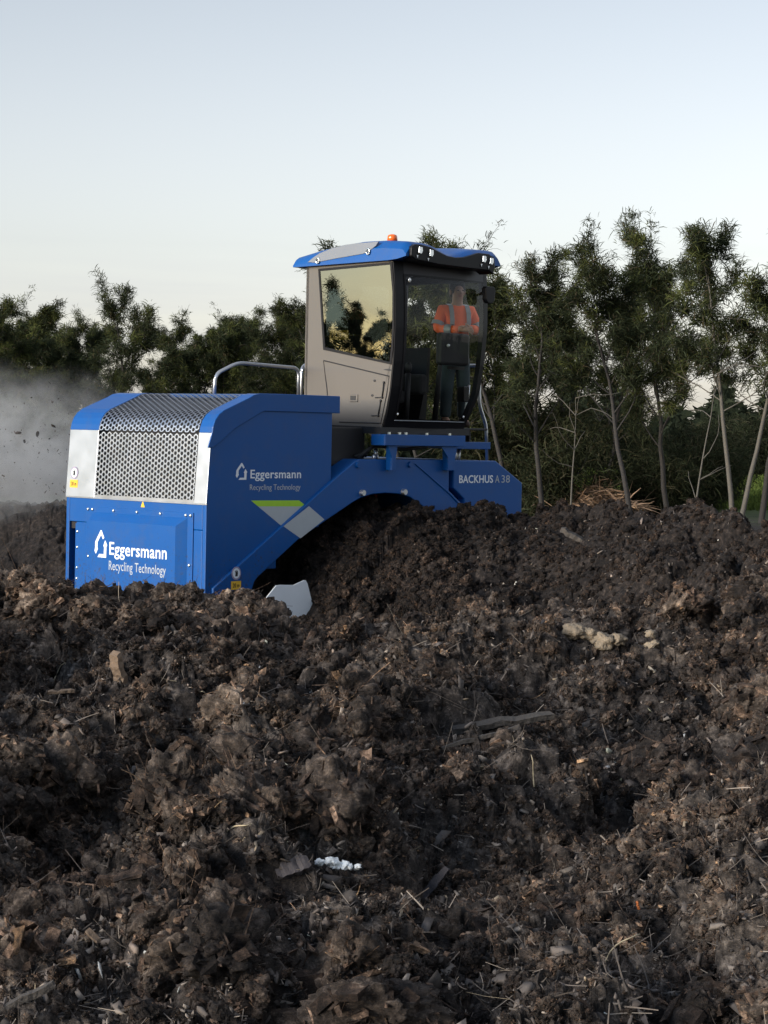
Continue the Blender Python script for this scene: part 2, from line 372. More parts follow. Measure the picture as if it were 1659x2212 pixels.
def displaced(X, Y, D):
    z, isn, px = base_height(X, Y, D)
    wx = 0.12 * fbm2(X * 2.1, Y * 2.1, 3, 3); wy = 0.12 * fbm2(X * 2.1 + 31, Y * 2.1, 7, 3)
    Xw = X + wx; Yw = Y + wy
    wx2 = 0.020 * fbm2(X * 16, Y * 16, 13, 3); wy2 = 0.020 * fbm2(X * 16 + 31, Y * 16, 17, 3)
    A = np.where(isn, 1.0, 0.62) * np.clip((46 - D) / 14, 0.0, 1)
    big = np.minimum(lumps(Xw, Yw, 0.50, 11) * 1.25, 0.9); mid = np.minimum(lumps(Xw + wx2, Yw + wy2, 0.22, 23) * 1.25, 0.9)
    fs, ga = facets(Xw + 1.6 * wx2, Yw + 1.6 * wy2, 0.115, 37); ft, gb = facets(X + 1.3 * wx2, Y + 1.3 * wy2, 0.050, 51); fu, gc = facets(X + wx2, Y + wy2, 0.022, 67)
    rough = 0.55 + 0.75 * np.clip(fbm2(X * 0.55, Y * 0.55, 91, 2) + 0.45, 0, 1)       # lumpy here, crumbly there
    # fibres run along the grain of each clod
    al = X * np.cos(ga) + Y * np.sin(ga); ac = -X * np.sin(ga) + Y * np.cos(ga)
    fib = 1 - np.abs(pnoise2(al * 9, ac * 55, 131)) * 1.6
    d = A * rough * (0.36 * big - 0.23 + 0.090 * mid) + A * (0.030 * fs + 0.022 * ft + 0.010 * fu + 0.008 * fib - 0.06)
    d += A * 0.10 * fbm2(X * 1.1, Y * 1.1, 71, 3) * np.where(isn, 1, 0.5)
    d += A * 0.010 * fbm2(X * 24, Y * 24, 81, 3)
    hx = A * 0.045 * fbm2(X * 7, Y * 7, 101, 3); hy = A * 0.045 * fbm2(X * 7, Y * 7, 121, 3)
    return X + hx, Y + hy, z + d

DSTEP, ASTEP = 0.00125, 0.00062
rho = np.concatenate([np.linspace(0.15, 4.25, 26)[:-1], np.exp(np.arange(math.log(4.25), math.log(24.5), DSTEP)),
                      np.exp(np.arange(math.log(24.5), math.log(60), 0.006)), np.exp(np.arange(math.log(60), math.log(4000), 0.06))])
phi_f = np.arange(-0.245, 0.245, ASTEP)
phi_m = np.arange(0.2465, 0.50, 0.0022)
phi = np.concatenate([np.linspace(-math.pi, -0.502, 60), -phi_m[::-1], phi_f, phi_m, np.linspace(0.502, math.pi, 60)])
RH, PH = np.meshgrid(rho, phi, indexing='ij')
X = (RH * np.sin(PH)).ravel(); Y = (RH * np.cos(PH)).ravel(); D = (RH * np.cos(np.clip(PH, -0.6, 0.6))).ravel()
GX, GY, GZ = displaced(X, Y, D)
nr, na = RH.shape
idx = np.arange(nr * na, dtype=np.int32).reshape(nr, na)
quads = np.stack([idx[:-1, :-1], idx[:-1, 1:], idx[1:, 1:], idx[1:, :-1]], -1).reshape(-1, 4)[:, ::-1]
me = fast_mesh('ground', np.stack([GX, GY, GZ], 1), quads)

def soil_material(name, far_green=True, attr=False):
    m, nt, b = node_mat(name)
    N = nt.nodes.new; LK = nt.links.new
    geo = N('ShaderNodeNewGeometry')
    n1 = N('ShaderNodeTexNoise'); n1.inputs['Scale'].default_value = 1.5; n1.inputs['Detail'].default_value = 4
    n2 = N('ShaderNodeTexNoise'); n2.inputs['Scale'].default_value = 22; n2.inputs['Detail'].default_value = 7; n2.inputs['Roughness'].default_value = 0.72
    mp = N('ShaderNodeMapping'); mp.inputs['Scale'].default_value = (1, 1, 3.2); mp.inputs['Rotation'].default_value = (0.5, 0.4, 0.3)
    n3 = N('ShaderNodeTexNoise'); n3.inputs['Scale'].default_value = 75; n3.inputs['Detail'].default_value = 5; n3.inputs['Roughness'].default_value = 0.7; n3.inputs['Distortion'].default_value = 0.8
    LK(geo.outputs['Position'], n1.inputs['Vector']); LK(geo.outputs['Position'], n2.inputs['Vector'])
    LK(geo.outputs['Position'], mp.inputs['Vector']); LK(mp.outputs[0], n3.inputs['Vector'])
    r2 = N('ShaderNodeValToRGB'); e = r2.color_ramp.elements
    e[0].position = 0.34; e[0].color = (0.013, 0.0112, 0.0103, 1)
    e[1].position = 0.74; e[1].color = (0.36, 0.312, 0.272, 1)
    k = r2.color_ramp.elements.new(0.52); k.color = (0.080, 0.068, 0.060, 1)
    LK(n2.outputs[0], r2.inputs['Fac'])
    r3 = N('ShaderNodeMapRange'); r3.inputs['From Min'].default_value = 0.60; r3.inputs['From Max'].default_value = 0.78; r3.inputs['To Max'].default_value = 0.75
    LK(n3.outputs[0], r3.inputs['Value'])
    mx = N('ShaderNodeMix'); mx.data_type = 'RGBA'; LK(r3.outputs[0], mx.inputs['Factor']); LK(r2.outputs[0], mx.inputs['A']); mx.inputs['B'].default_value = (0.46, 0.395, 0.33, 1)
    # broad patches: redder, blacker
    rr = N('ShaderNodeValToRGB'); e = rr.color_ramp.elements
    e[0].position = 0.36; e[0].color = (0.62, 0.58, 0.57, 1); e[1].position = 0.66; e[1].color = (1.32, 1.25, 1.18, 1)
    LK(n1.outputs[0], rr.inputs['Fac'])
    mu = N('ShaderNodeMix'); mu.data_type = 'RGBA'; mu.blend_type = 'MULTIPLY'; mu.inputs['Factor'].default_value = 1
    LK(mx.outputs['Result'], mu.inputs['A']); LK(rr.outputs[0], mu.inputs['B'])
    src = mu.outputs['Result']
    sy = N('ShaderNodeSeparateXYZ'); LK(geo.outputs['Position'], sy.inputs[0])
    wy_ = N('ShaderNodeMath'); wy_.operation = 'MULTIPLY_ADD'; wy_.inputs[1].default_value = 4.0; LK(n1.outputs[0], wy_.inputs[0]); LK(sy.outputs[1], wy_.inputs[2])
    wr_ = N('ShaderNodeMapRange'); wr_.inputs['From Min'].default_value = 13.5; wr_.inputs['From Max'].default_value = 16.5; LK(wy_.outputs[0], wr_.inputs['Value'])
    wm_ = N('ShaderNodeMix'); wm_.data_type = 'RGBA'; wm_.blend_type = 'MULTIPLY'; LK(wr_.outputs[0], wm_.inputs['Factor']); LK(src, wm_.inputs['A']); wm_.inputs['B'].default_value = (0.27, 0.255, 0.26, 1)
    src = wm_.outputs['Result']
    if far_green:
        sx = N('ShaderNodeSeparateXYZ'); LK(geo.outputs['Position'], sx.inputs[0])
        ny = N('ShaderNodeMath'); ny.operation = 'MULTIPLY_ADD'; ny.inputs[1].default_value = 14; LK(n1.outputs[0], ny.inputs[0]); LK(sx.outputs[1], ny.inputs[2])
        mr = N('ShaderNodeMapRange'); mr.inputs['From Min'].default_value = 54; mr.inputs['From Max'].default_value = 64
        LK(ny.outputs[0], mr.inputs['Value'])
        gx = N('ShaderNodeMix'); gx.data_type = 'RGBA'; LK(mr.outputs[0], gx.inputs['Factor']); LK(src, gx.inputs['A'])
        gr = N('ShaderNodeValToRGB'); e = gr.color_ramp.elements; e[0].position = 0.35; e[0].color = (0.045, 0.07, 0.018, 1); e[1].position = 0.7; e[1].color = (0.10, 0.14, 0.03, 1)
        LK(n2.outputs[0], gr.inputs['Fac']); LK(gr.outputs[0], gx.inputs['B']); src = gx.outputs['Result']
    if attr:
        at = N('ShaderNodeAttribute'); at.attribute_name = 'col'
        am = N('ShaderNodeMix'); am.data_type = 'RGBA'; am.blend_type = 'MULTIPLY'; am.inputs['Factor'].default_value = 1
        LK(src, am.inputs['A']); LK(at.outputs['Color'], am.inputs['B']); src = am.outputs['Result']
        oi = N('ShaderNodeObjectInfo'); cr = N('ShaderNodeValToRGB'); e = cr.color_ramp.elements
        e[0].position = 0.0; e[0].color = (0.40, 0.40, 0.42, 1); e[1].position = 1.0; e[1].color = (2.5, 2.3, 2.05, 1)
        k = cr.color_ramp.elements.new(0.5); k.color = (0.95, 0.93, 0.92, 1); k = cr.color_ramp.elements.new(0.93); k.color = (1.4, 1.32, 1.22, 1)
        LK(oi.outputs['Random'], cr.inputs['Fac'])
        am2 = N('ShaderNodeMix'); am2.data_type = 'RGBA'; am2.blend_type = 'MULTIPLY'; am2.inputs['Factor'].default_value = 1
        LK(src, am2.inputs['A']); LK(cr.outputs[0], am2.inputs['B']); src = am2.outputs['Result']
    LK(src, b.inputs['Base Color']); b.inputs['Roughness'].default_value = 0.88; b.inputs['Specular IOR Level'].default_value = 0.28
    ad = N('ShaderNodeMath'); ad.operation = 'MULTIPLY_ADD'; ad.inputs[1].default_value = 0.6; LK(n3.outputs[0], ad.inputs[0]); LK(n2.outputs[0], ad.inputs[2])
    bp = N('ShaderNodeBump'); bp.inputs['Strength'].default_value = 1.0; bp.inputs['Distance'].default_value = 0.024
    LK(ad.outputs[0], bp.inputs['Height']); LK(bp.outputs[0], b.inputs['Normal'])
    return m
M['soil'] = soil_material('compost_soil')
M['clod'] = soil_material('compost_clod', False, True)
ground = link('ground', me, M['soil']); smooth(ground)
tag(ground, kind='structure')

def attr_mat(name, rough=0.8, var=0.35, scale=60):
    m, nt, b = node_mat(name)
    at = nt.nodes.new('ShaderNodeAttribute'); at.attribute_name = 'col'
    n = nt.nodes.new('ShaderNodeTexNoise'); n.inputs['Scale'].default_value = scale
    g = nt.nodes.new('ShaderNodeNewGeometry'); nt.links.new(g.outputs['Position'], n.inputs['Vector'])
    mr = nt.nodes.new('ShaderNodeMapRange'); mr.inputs['To Min'].default_value = 1 - var; mr.inputs['To Max'].default_value = 1 + var
    nt.links.new(n.outputs[0], mr.inputs['Value'])
    mx = nt.nodes.new('ShaderNodeMix'); mx.data_type = 'RGBA'; mx.blend_type = 'MULTIPLY'; mx.inputs['Factor'].default_value = 1
    nt.links.new(at.outputs['Color'], mx.inputs['A']); nt.links.new(mr.outputs[0], mx.inputs['B'])
    nt.links.new(mx.outputs['Result'], b.inputs['Base Color']); b.inputs['Roughness'].default_value = rough; b.inputs['Specular IOR Level'].default_value = 0.3
    return m
M['debris'] = attr_mat('debris')
def set_col(me, C):
    a = me.attributes.new('col', 'FLOAT_COLOR', 'POINT')
    a.data.foreach_set('color', np.concatenate([C, np.ones((len(C), 1))], 1).astype(np.float32).ravel())

rng = np.random.default_rng(5)
Gz = GZ.reshape(nr, na)
# grid nodes that debris may lie on (fine patch only), avoid the hole under the machine
r_lo = np.searchsorted(rho, 4.3); r_hi = np.searchsorted(rho, 24.0); a_lo = 60 + len(phi_m); a_hi = a_lo + len(phi_f) - 1
def sample(n, dmin=4.3, dmax=23.0, prefer_high=True):
    i = rng.integers(np.searchsorted(rho, dmin), np.searchsorted(rho, dmax), n * 4); j = rng.integers(a_lo, a_hi, n * 4)
    P = np.stack([GX.reshape(nr, na)[i, j], GY.reshape(nr, na)[i, j], Gz[i, j]], 1)
    rx = P[:, 0] - MO[0]; ry = P[:, 1] - MO[1]; u = rx * DU[0] + ry * DU[1]; v = rx * DV[0] + ry * DV[1]
    ok = ~((u > -0.15) & (u < 5.0) & (v > -0.25))
    z0 = base_height(P[:, 0], P[:, 1], P[:, 1])[0]
    if prefer_high: ok &= (P[:, 2] > z0 - 0.02 + 0.04 * rng.random(n * 4))
    P = P[ok][:n]
    return P

def icosphere(sub):
    import bmesh
    bm = bmesh.new(); bmesh.ops.create_icosphere(bm, subdivisions=sub, radius=1.0)
    V = np.array([v.co[:] for v in bm.verts]); F = np.array([[v.index for v in f.verts] for f in bm.faces]); bm.free(); return V, F
def clod_shape(sub, seed):
    V, F = icosphere(sub)
    q = V * 1.3 + seed * 7.31
    d = 1 + 0.42 * vnoise3(q, seed) + 0.34 * np.abs(vnoise3(q * 2.4, seed + 1)) - 0.14 - 0.30 * np.abs(vnoise3(q * 4.5, seed + 2)) + 0.16 * vnoise3(q * np.array([5, 12, 12]), seed + 3) + 0.08 * vnoise3(q * 22, seed + 4)
    return V * d[:, None] * np.array([1.0, 0.85, 0.7]), F
def rot_mats(n, flat=False):
    q = rng.normal(size=(n, 4)); q /= np.linalg.norm(q, axis=1)[:, None]
    w, x, y, z = q.T
    return np.stack([np.stack([1 - 2 * (y * y + z * z), 2 * (x * y - z * w), 2 * (x * z + y * w)], -1),
                     np.stack([2 * (x * y + z * w), 1 - 2 * (x * x + z * z), 2 * (y * z - x * w)], -1),
                     np.stack([2 * (x * z - y * w), 2 * (y * z + x * w), 1 - 2 * (x * x + y * y)], -1)], 1)
def worley3(P, seed):
    I = np.floor(P).astype(np.int64); best = np.full(len(P), 9.0, dtype=np.float32)
    for dx in (-1, 0, 1):
        for dy in (-1, 0, 1):
            for dz in (-1, 0, 1):
                J = I + np.array([dx, dy, dz]); c = [J[:, 0], J[:, 1], J[:, 2]]
                d = sum((J[:, k] + _rnd(*c, seed + k) - P[:, k]) ** 2 for k in range(3)); best = np.minimum(best, d)
    return np.sqrt(best)
def plates3(P, seed):
    I = np.floor(P).astype(np.int64); best = np.full(len(P), 9.0, dtype=np.float32); h = np.zeros(len(P), dtype=np.float32)
    for dx in (-1, 0, 1):
        for dy in (-1, 0, 1):
            for dz in (-1, 0, 1):
                J = I + np.array([dx, dy, dz]); c = [J[:, 0], J[:, 1], J[:, 2]]
                e = [P[:, k] - J[:, k] - _rnd(*c, seed + k) for k in range(3)]; d = e[0] ** 2 + e[1] ** 2 + e[2] ** 2
                hh = _rnd(*c, seed + 4) - 0.5 + 0.9 * sum(e[k] * (_rnd(*c, seed + 5 + k) - 0.5) for k in range(3))
                m = d < best; best = np.where(m, d, best); h = np.where(m, hh, h)
    return h, best
def crumb_cap(d): return np.sqrt(np.maximum(0, 1 - np.minimum(d / 0.85, 1) ** 2))
def clod_proto(k):
    """one ragged clod: crumbs stuck together, with flakes and fibres bedded in it"""
    V, F = icosphere(5); rg_ = np.random.default_rng(300 + k); off_ = k * 9.7
    q = V + off_
    d = 0.62 + 0.50 * vnoise3(q * 1.15, k) + 0.20 * vnoise3(q * 2.6, k + 40)
    d += 0.16 * crumb_cap(worley3(q * 2.3 + 0.25 * vnoise3(q * 3, k + 9)[:, None], k + 60)) + 0.07 * crumb_cap(worley3(q * 5.5, k + 70)) + 0.03 * crumb_cap(worley3(q * 12, k + 80))
    pl_, gr_ = plates3(q * 3.2 + 0.3 * vnoise3(q * 4, k + 11)[:, None], k + 160); d += 0.17 * pl_
    pl2, _g = plates3(q * 8.0 + 0.3 * vnoise3(q * 9, k + 12)[:, None], k + 180); d += 0.075 * pl2
    st = np.array([3.5, 22, 22]) if k % 2 else np.array([20, 20, 4.5])
    d += 0.10 * (0.5 - np.abs(vnoise3(q * st, k + 20))) + 0.035 * vnoise3(q * 30, k + 30)
    W = V * np.maximum(d, 0.15)[:, None] * np.array([1.1, 0.9, 0.8])
    sh = (0.75 + 0.5 * rg_.random()) * (1 + 0.25 * vnoise3(q * 3, k + 90))
    C = np.stack([sh, sh * 0.98, sh * 0.96], 1)
    n = 120; ii = rg_.integers(0, len(W), n); Pn = W[ii]; nn = V[ii]
    Vf, Ff, Cf = scatter_chips(Pn, n, med=0.22, lo=0.08, hi=0.6, sink=0.0); Cf = Cf / 0.085
    n2 = 70; ii = rg_.integers(0, len(W), n2)
    Vg, Fg, Cg = scatter_fibres(W[ii] * 0.985, n2, 0.55, 0.014, 0.2, 1.3, grain=rg_.normal(size=3)); Cg = Cg / 0.085
    me = fast_mesh('clod_shape', np.concatenate([W, Vf, Vg]), [F, Ff + len(W), Fg + len(W) + len(Vf)])
    set_col(me, np.clip(np.concatenate([C, Cf, Cg]), 0, 4))
    sm = np.zeros(len(F) + len(Ff) + len(Fg), dtype=bool); sm[:len(F)] = True; me.polygons.foreach_set('use_smooth', sm)
    me.materials.append(M['clod'])
    return me

# chips and flakes
def scatter_chips(P, n, med=0.014, lo=0.004, hi=0.06, sink=0.006):
    Rm = rot_mats(n); L_ = np.clip(rng.lognormal(math.log(med), 0.55, n), lo, hi)
    asp = rng.uniform(0.18, 0.75, n); th = rng.uniform(0.06, 0.25, n)
    cube = np.array([[-1, -1, -1], [1, -1, -1], [1, 1, -1], [-1, 1, -1], [-1, -1, 1], [1, -1, 1], [1, 1, 1], [-1, 1, 1]], float)
    Q = np.array([[0, 3, 2, 1], [4, 5, 6, 7], [0, 1, 5, 4], [1, 2, 6, 5], [2, 3, 7, 6], [3, 0, 4, 7]])
    V = cube[None] * (1 + 0.45 * rng.uniform(-1, 1, (n, 8, 3))) * np.stack([L_, L_ * asp, L_ * th], -1)[:, None] * 0.5
    V = np.einsum('nij,nkj->nki', Rm, V) + P[:, None] + np.array([0, 0, sink])
    F = Q[None] + (np.arange(n) * 8)[:, None, None]
    t = rng.random(n); C = np.array([0.075, 0.063, 0.056])[None] * rng.uniform(0.35, 1.7, (n, 1))
    C[t > 0.78] = np.array([0.20, 0.168, 0.142]) * rng.uniform(0.6, 1.4, ((t > 0.78).sum(), 1))
    C[t > 0.965] = np.array([0.30, 0.235, 0.165]) * rng.uniform(0.6, 1.2, ((t > 0.965).sum(), 1))
    C[t > 0.9955] = np.array([0.68, 0.66, 0.60]) * rng.uniform(0.7, 1.1, ((t > 0.9955).sum(), 1))
    C = C * np.array([0.98, 0.98, 0.98])
    return V.reshape(-1, 3), F.reshape(-1, 4), np.repeat(C, 8, 0)
P3 = sample(45000, 4.3, 23, False); V, F, C = scatter_chips(P3, len(P3))
pm = np.repeat(np.clip((fbm2(P3[:, 0] * 1.1, P3[:, 1] * 1.1, 333, 3) - 0.18) * 4, 0, 1), 8)[:, None]; C = np.where(C.max(1, keepdims=True) < 0.22, np.minimum(C * (1 + pm * np.array([1.7, 1.5, 1.3])), 0.34), C)     # pale chippy patches
me = fast_mesh('wood_chips', V, F); set_col(me, C)
o = link('wood_chips', me, M['debris']); tag(o, 'countless bark and wood chips strewn over the compost', 'wood chips', kind='stuff')

# fibres: bent strands sticking out of the clods
def scatter_fibres(P, n, Lm=0.040, wid=0.0015, lo=0.015, hi=0.22, grain=None):
    ln = np.clip(rng.lognormal(math.log(Lm), 0.5, n), lo, hi)
    d = rng.normal(size=(n, 3)); d[:, 2] = d[:, 2] * 0.5 + 0.12; d /= np.linalg.norm(d, axis=1)[:, None]
    if grain is not None: d = d * 0.5 + grain / np.linalg.norm(grain); d /= np.linalg.norm(d, axis=1)[:, None]
    c = rng.normal(size=(n, 3)) * (0.7 if grain is None else 0.4); w = np.cross(d, rng.normal(size=(n, 3))); w /= np.linalg.norm(w, axis=1)[:, None] + 1e-6
    k = 5; t = np.linspace(0, 1, k)
    ctr = P[:, None] + (d[:, None] * (t[None, :, None] - 0.3) + c[:, None] * (t * t)[None, :, None] * 0.6) * ln[:, None, None]
    ww = (wid * rng.uniform(0.6, 1.9, n))[:, None, None] * w[:, None] * (1 - 0.5 * t)[None, :, None]
    V = np.stack([ctr - ww, ctr + ww], 2).reshape(n, 2 * k, 3)
    q = np.array([[2 * i, 2 * i + 1, 2 * i + 3, 2 * i + 2] for i in range(k - 1)])
    F = q[None] + (np.arange(n) * 2 * k)[:, None, None]
    tt = rng.random(n); C = np.array([0.10, 0.083, 0.071])[None] * rng.uniform(0.4, 1.6, (n, 1))
    C[tt > 0.85] = np.array([0.26, 0.215, 0.175]) * rng.uniform(0.7, 1.3, ((tt > 0.85).sum(), 1))
    C[tt > 0.99] = np.array([0.32, 0.26, 0.18]) * rng.uniform(0.7, 1.2, ((tt > 0.99).sum(), 1))
    return V.reshape(-1, 3), F.reshape(-1, 4), np.repeat(C, 2 * k, 0)
P4 = sample(48000, 4.3, 19, False); V, F, C = scatter_fibres(P4, len(P4))
me = fast_mesh('plant_fibres', V, F); set_col(me, C)
o = link('plant_fibres', me, M['debris']); tag(o, 'countless brown plant fibres sticking out of the compost', 'plant fibres', kind='stuff')

def ground_z(x, y):
    a, b_, z = displaced(np.array([x]), np.array([y]), np.array([y])); return float(z[0])
def on_px(px, py):
    """where the sight line of a pixel meets the heap"""
    d = _f + _r * ((px - 829.5) / 4500) - _u * ((py - 1106) / 4500)
    ys = np.linspace(4.4, 24, 4000); xs = ys * d.x / d.y; zs_ = HC + ys * d.z / d.y
    gz = displaced(xs, ys, ys)[2]; hit = np.argmax(gz > zs_)
    return Vector((xs[hit], ys[hit], gz[hit]))
SPOTS = [(255, 1470, .07), (1085, 1568, .22), (1040, 1605, .14), (1240, 1172, .14), (632, 1890, .06), (935, 1945, .07), (210, 2045, .045), (1378, 1972, .03), (132, 1505, .06), (30, 2180, .09), (722, 1905, .17), (1290, 1392, .20), (1406, 1398, .09), (130, 1475, .06), (440, 1530, .05), (520, 1800, .05), (1340, 2100, .08), (1150, 1700, .06)]
SPOTS = [(on_px(a, b_), r_) for a, b_, r_ in SPOTS]

# clods: ragged lumps covering the heaps, set on points (one countless mass)
protos = bpy.data.collections.new('clod_shapes')
for k in range(14):
    po = bpy.data.objects.new('clod_shape_%02d' % k, clod_proto(k)); protos.objects.link(po)
def area_points(n, d0, d1, t0=-0.24, t1=0.24):
    D_ = np.sqrt(rng.uniform(d0 * d0, d1 * d1, n)); t = rng.uniform(t0, t1, n); X_ = D_ * t; Y_ = D_
    rx = X_ - MO[0]; ry = Y_ - MO[1]; u = rx * DU[0] + ry * DU[1]; v = rx * DV[0] + ry * DV[1]
    ok = ~((u > -0.2) & (u < 5.0) & (v > -0.28) & ~((u > 1.3) & (u < 3.5) & (v < 0.5)))
    X_, Y_ = X_[ok], Y_[ok]; a, b_, z = displaced(X_, Y_, Y_); return np.stack([a, b_, z], 1)
pts, scl = [], []
for (n, d0, d1, med, sg, hi) in ((560, 4.8, 13, 0.125, 0.22, 0.19), (900, 4.6, 13, 0.075, 0.22, 0.11), (2900, 4.3, 13, 0.044, 0.35, 0.08), (11000, 4.3, 13, 0.020, 0.4, 0.05), (40000, 4.3, 12, 0.0085, 0.4, 0.02),
                                 (120, 13, 24, 0.065, 0.25, 0.09), (10500, 13, 24, 0.027, 0.35, 0.06), (26000, 13, 24, 0.019, 0.35, 0.04), (5000, 24, 30, 0.05, 0.4, 0.11)):
    P = area_points(n, d0, d1); sc_ = np.clip(rng.lognormal(math.log(med), sg, len(P)), med * 0.4, hi)
    lump = np.clip(0.75 + 0.75 * fbm2(P[:, 0] * 0.6 + 5, P[:, 1] * 0.6, 191, 2), 0.45, 1.35)     # crumbly patches and cloddy patches
    if med > 0.03: sc_ = sc_ * lump
    P[:, 2] += sc_ * rng.uniform(-0.35, 0.35, len(P)); pts.append(P); scl.append(sc_)
P = area_points(2600, 19.5, 23, -0.05, 0.04); sc_ = np.clip(rng.lognormal(math.log(0.036), 0.4, len(P)), 0.014, 0.08); P[:, 2] += sc_ * rng.uniform(-0.3, 0.3, len(P)); pts.append(P); scl.append(sc_)
for t0, t1 in ((-0.52, -0.24), (0.24, 0.52)):                            # the heaps go on to either side of the view
    for (n, d0, d1, med, sg, hi) in ((500, 4.0, 13, 0.085, 0.22, 0.13), (4500, 3.6, 13, 0.048, 0.35, 0.095), (8000, 3.6, 13, 0.022, 0.4, 0.05), (5000, 13, 24, 0.036, 0.4, 0.08)):
        P = area_points(n, d0, d1, t0, t1); sc_ = np.clip(rng.lognormal(math.log(med), sg, len(P)), med * 0.4, hi)
        P[:, 2] += sc_ * rng.uniform(-0.35, 0.35, len(P)); pts.append(P); scl.append(sc_)
pts = np.concatenate(pts); scl = np.concatenate(scl)
keep = np.ones(len(pts), dtype=bool)
for p_, r_ in SPOTS:                                                     # nothing piled on top of, or just in front of, the larger pieces
    for back in (0.0, 0.10, 0.2, 0.3):
        d_ = np.linalg.norm((pts - np.array(p_) - np.array([0, -back, back * 0.2])) * np.array([1, 1, 0.8]), axis=1); keep &= ~((d_ < r_ + scl * 0.7) & (pts[:, 2] + scl * 0.8 > p_.z + (0.0 if back == 0 else 0.01)))
eye_ = np.array([0, 0, HC])
for p_, r_ in SPOTS:                                                     # nor between them and a person looking at the heap
    o_ = np.array(p_) + np.array([0, 0, 0.035]); dd_ = eye_ - o_; dd_ /= np.linalg.norm(dd_); q_ = pts - o_; al_ = q_ @ dd_
    ds_ = np.linalg.norm(q_ - al_[:, None] * dd_, axis=1); keep &= ~((al_ > 0.03) & (al_ < 1.6) & (ds_ < min(r_, 0.09) * 0.8 + scl * 0.85))
# the near heap keeps its rim: no clod sticks up far above it on the left
T_PX = [-200, 0, 60, 110, 160, 300, 340, 420, 445, 520, 548, 565, 600, 640, 665, 700, 740, 850, 900]
T_Y = [1200, 1216, 1222, 1240, 1262, 1266, 1256, 1268, 1286, 1285, 1266, 1276, 1308, 1334, 1344, 1325, 1312, 1300, 1000]
ppx = 829.5 + 4500 * pts[:, 0] / pts[:, 1] - 4; ptop = horizon(ppx) + 4500 * (HC - pts[:, 2] - scl * 0.75) / pts[:, 1]
keep &= ~((pts[:, 1] < 12.9) & (ppx < 900) & (ptop < np.interp(ppx, T_PX, T_Y) - 5))
pts = pts[keep]; scl = scl[keep]; npt = len(pts)
me = bpy.data.meshes.new('compost_clods'); me.vertices.add(npt); me.vertices.foreach_set('co', pts.astype(np.float32).ravel())
a = me.attributes.new('rot', 'FLOAT_VECTOR', 'POINT'); a.data.foreach_set('vector', np.stack([rng.uniform(-0.9, 0.9, npt), rng.uniform(-0.9, 0.9, npt), rng.uniform(0, 6.28, npt)], 1).astype(np.float32).ravel())
a = me.attributes.new('scl', 'FLOAT_VECTOR', 'POINT'); a.data.foreach_set('vector', (scl[:, None] * rng.uniform(0.8, 1.2, (npt, 3))).astype(np.float32).ravel())
a = me.attributes.new('pick', 'INT', 'POINT'); a.data.foreach_set('value', rng.integers(0, 14, npt).astype(np.int32))
me.update()
clods = link('compost_clods', me, None); tag(clods, 'ragged dark clods and crumbs covering the compost heaps', 'compost', kind='stuff')
ng = bpy.data.node_groups.new('clod_scatter', 'GeometryNodeTree')
ng.interface.new_socket('Geometry', in_out='INPUT', socket_type='NodeSocketGeometry'); ng.interface.new_socket('Geometry', in_out='OUTPUT', socket_type='NodeSocketGeometry')
gi = ng.nodes.new('NodeGroupInput'); go = ng.nodes.new('NodeGroupOutput')
ci = ng.nodes.new('GeometryNodeCollectionInfo'); ci.inputs['Collection'].default_value = protos; ci.inputs['Separate Children'].default_value = True; ci.inputs['Reset Children'].default_value = True
ip = ng.nodes.new('GeometryNodeInstanceOnPoints'); ip.inputs['Pick Instance'].default_value = True
def named(nm, ty):
    x = ng.nodes.new('GeometryNodeInputNamedAttribute'); x.data_type = ty; x.inputs['Name'].default_value = nm; return x.outputs['Attribute']
er = ng.nodes.new('FunctionNodeEulerToRotation')
ng.links.new(named('rot', 'FLOAT_VECTOR'), er.inputs[0]); ng.links.new(er.outputs[0], ip.inputs['Rotation'])
ng.links.new(named('scl', 'FLOAT_VECTOR'), ip.inputs['Scale']); ng.links.new(named('pick', 'INT'), ip.inputs['Instance Index'])
ng.links.new(gi.outputs[0], ip.inputs['Points']); ng.links.new(ci.outputs[0], ip.inputs['Instance']); ng.links.new(ip.outputs[0], go.inputs[0])
md = clods.modifiers.new('scatter', 'NODES'); md.node_group = ng

# ------------------------------------------------------------------ the compost turner
turner = empty('windrow_turner', (MO[0], MO[1], 0.0), MTH, 'large blue compost windrow turner with a raised glazed cab straddling the dark heap', 'compost turner')

# --- left engine housing
PROF = [(0.0, 1.256), (0.050, 1.943), (0.062, 2.00), (0.088, 2.062), (0.136, 2.118), (0.20, 2.158), (0.53, 2.285), (0.60, 2.318), (0.68, 2.332), (1.0, 2.335), (1.80, 2.335)]
HB = 2.13                                                                   # depth of the housing
face = [(0, 0.05), (0, 1.25)] + [(u + 0.004, z - 0.004) for u, z in PROF[1:-1]] + [(1.71, 2.325), (1.71, 1.45), (1.0, 1.0), (0.6, 0.70), (0.6, 0.05)]
mb = MB(); mb.prism_uz(face, 0.0, 0.05); mb.prism_uz(face, HB - 0.05, HB)
housing = mb.build('engine_housing', M['blue'], turner, bevel=0.006)
mb = MB(); mb.box((0.0, 0.052, 0.05), (0.6, 1.965, 1.0)); mb.box((0.0, 0.052, 1.002), (1.6, HB - 0.052, 1.252)); mb.box((0.55, 0.052, 0.6), (1.0, HB - 0.052, 1.0))
mb.build('lower_body', M['blue'], housing, bevel=0.008)
mb = MB(); mb.box((0.16, 0.06, 1.26), (1.65, HB - 0.06, 1.95)); mb.prism_uz([(0.22, 1.952), (1.65, 1.952), (1.65, 2.26), (0.62, 2.26), (0.26, 2.09)], 0.06, HB - 0.06)
mb.build('radiator', M['core'], housing)
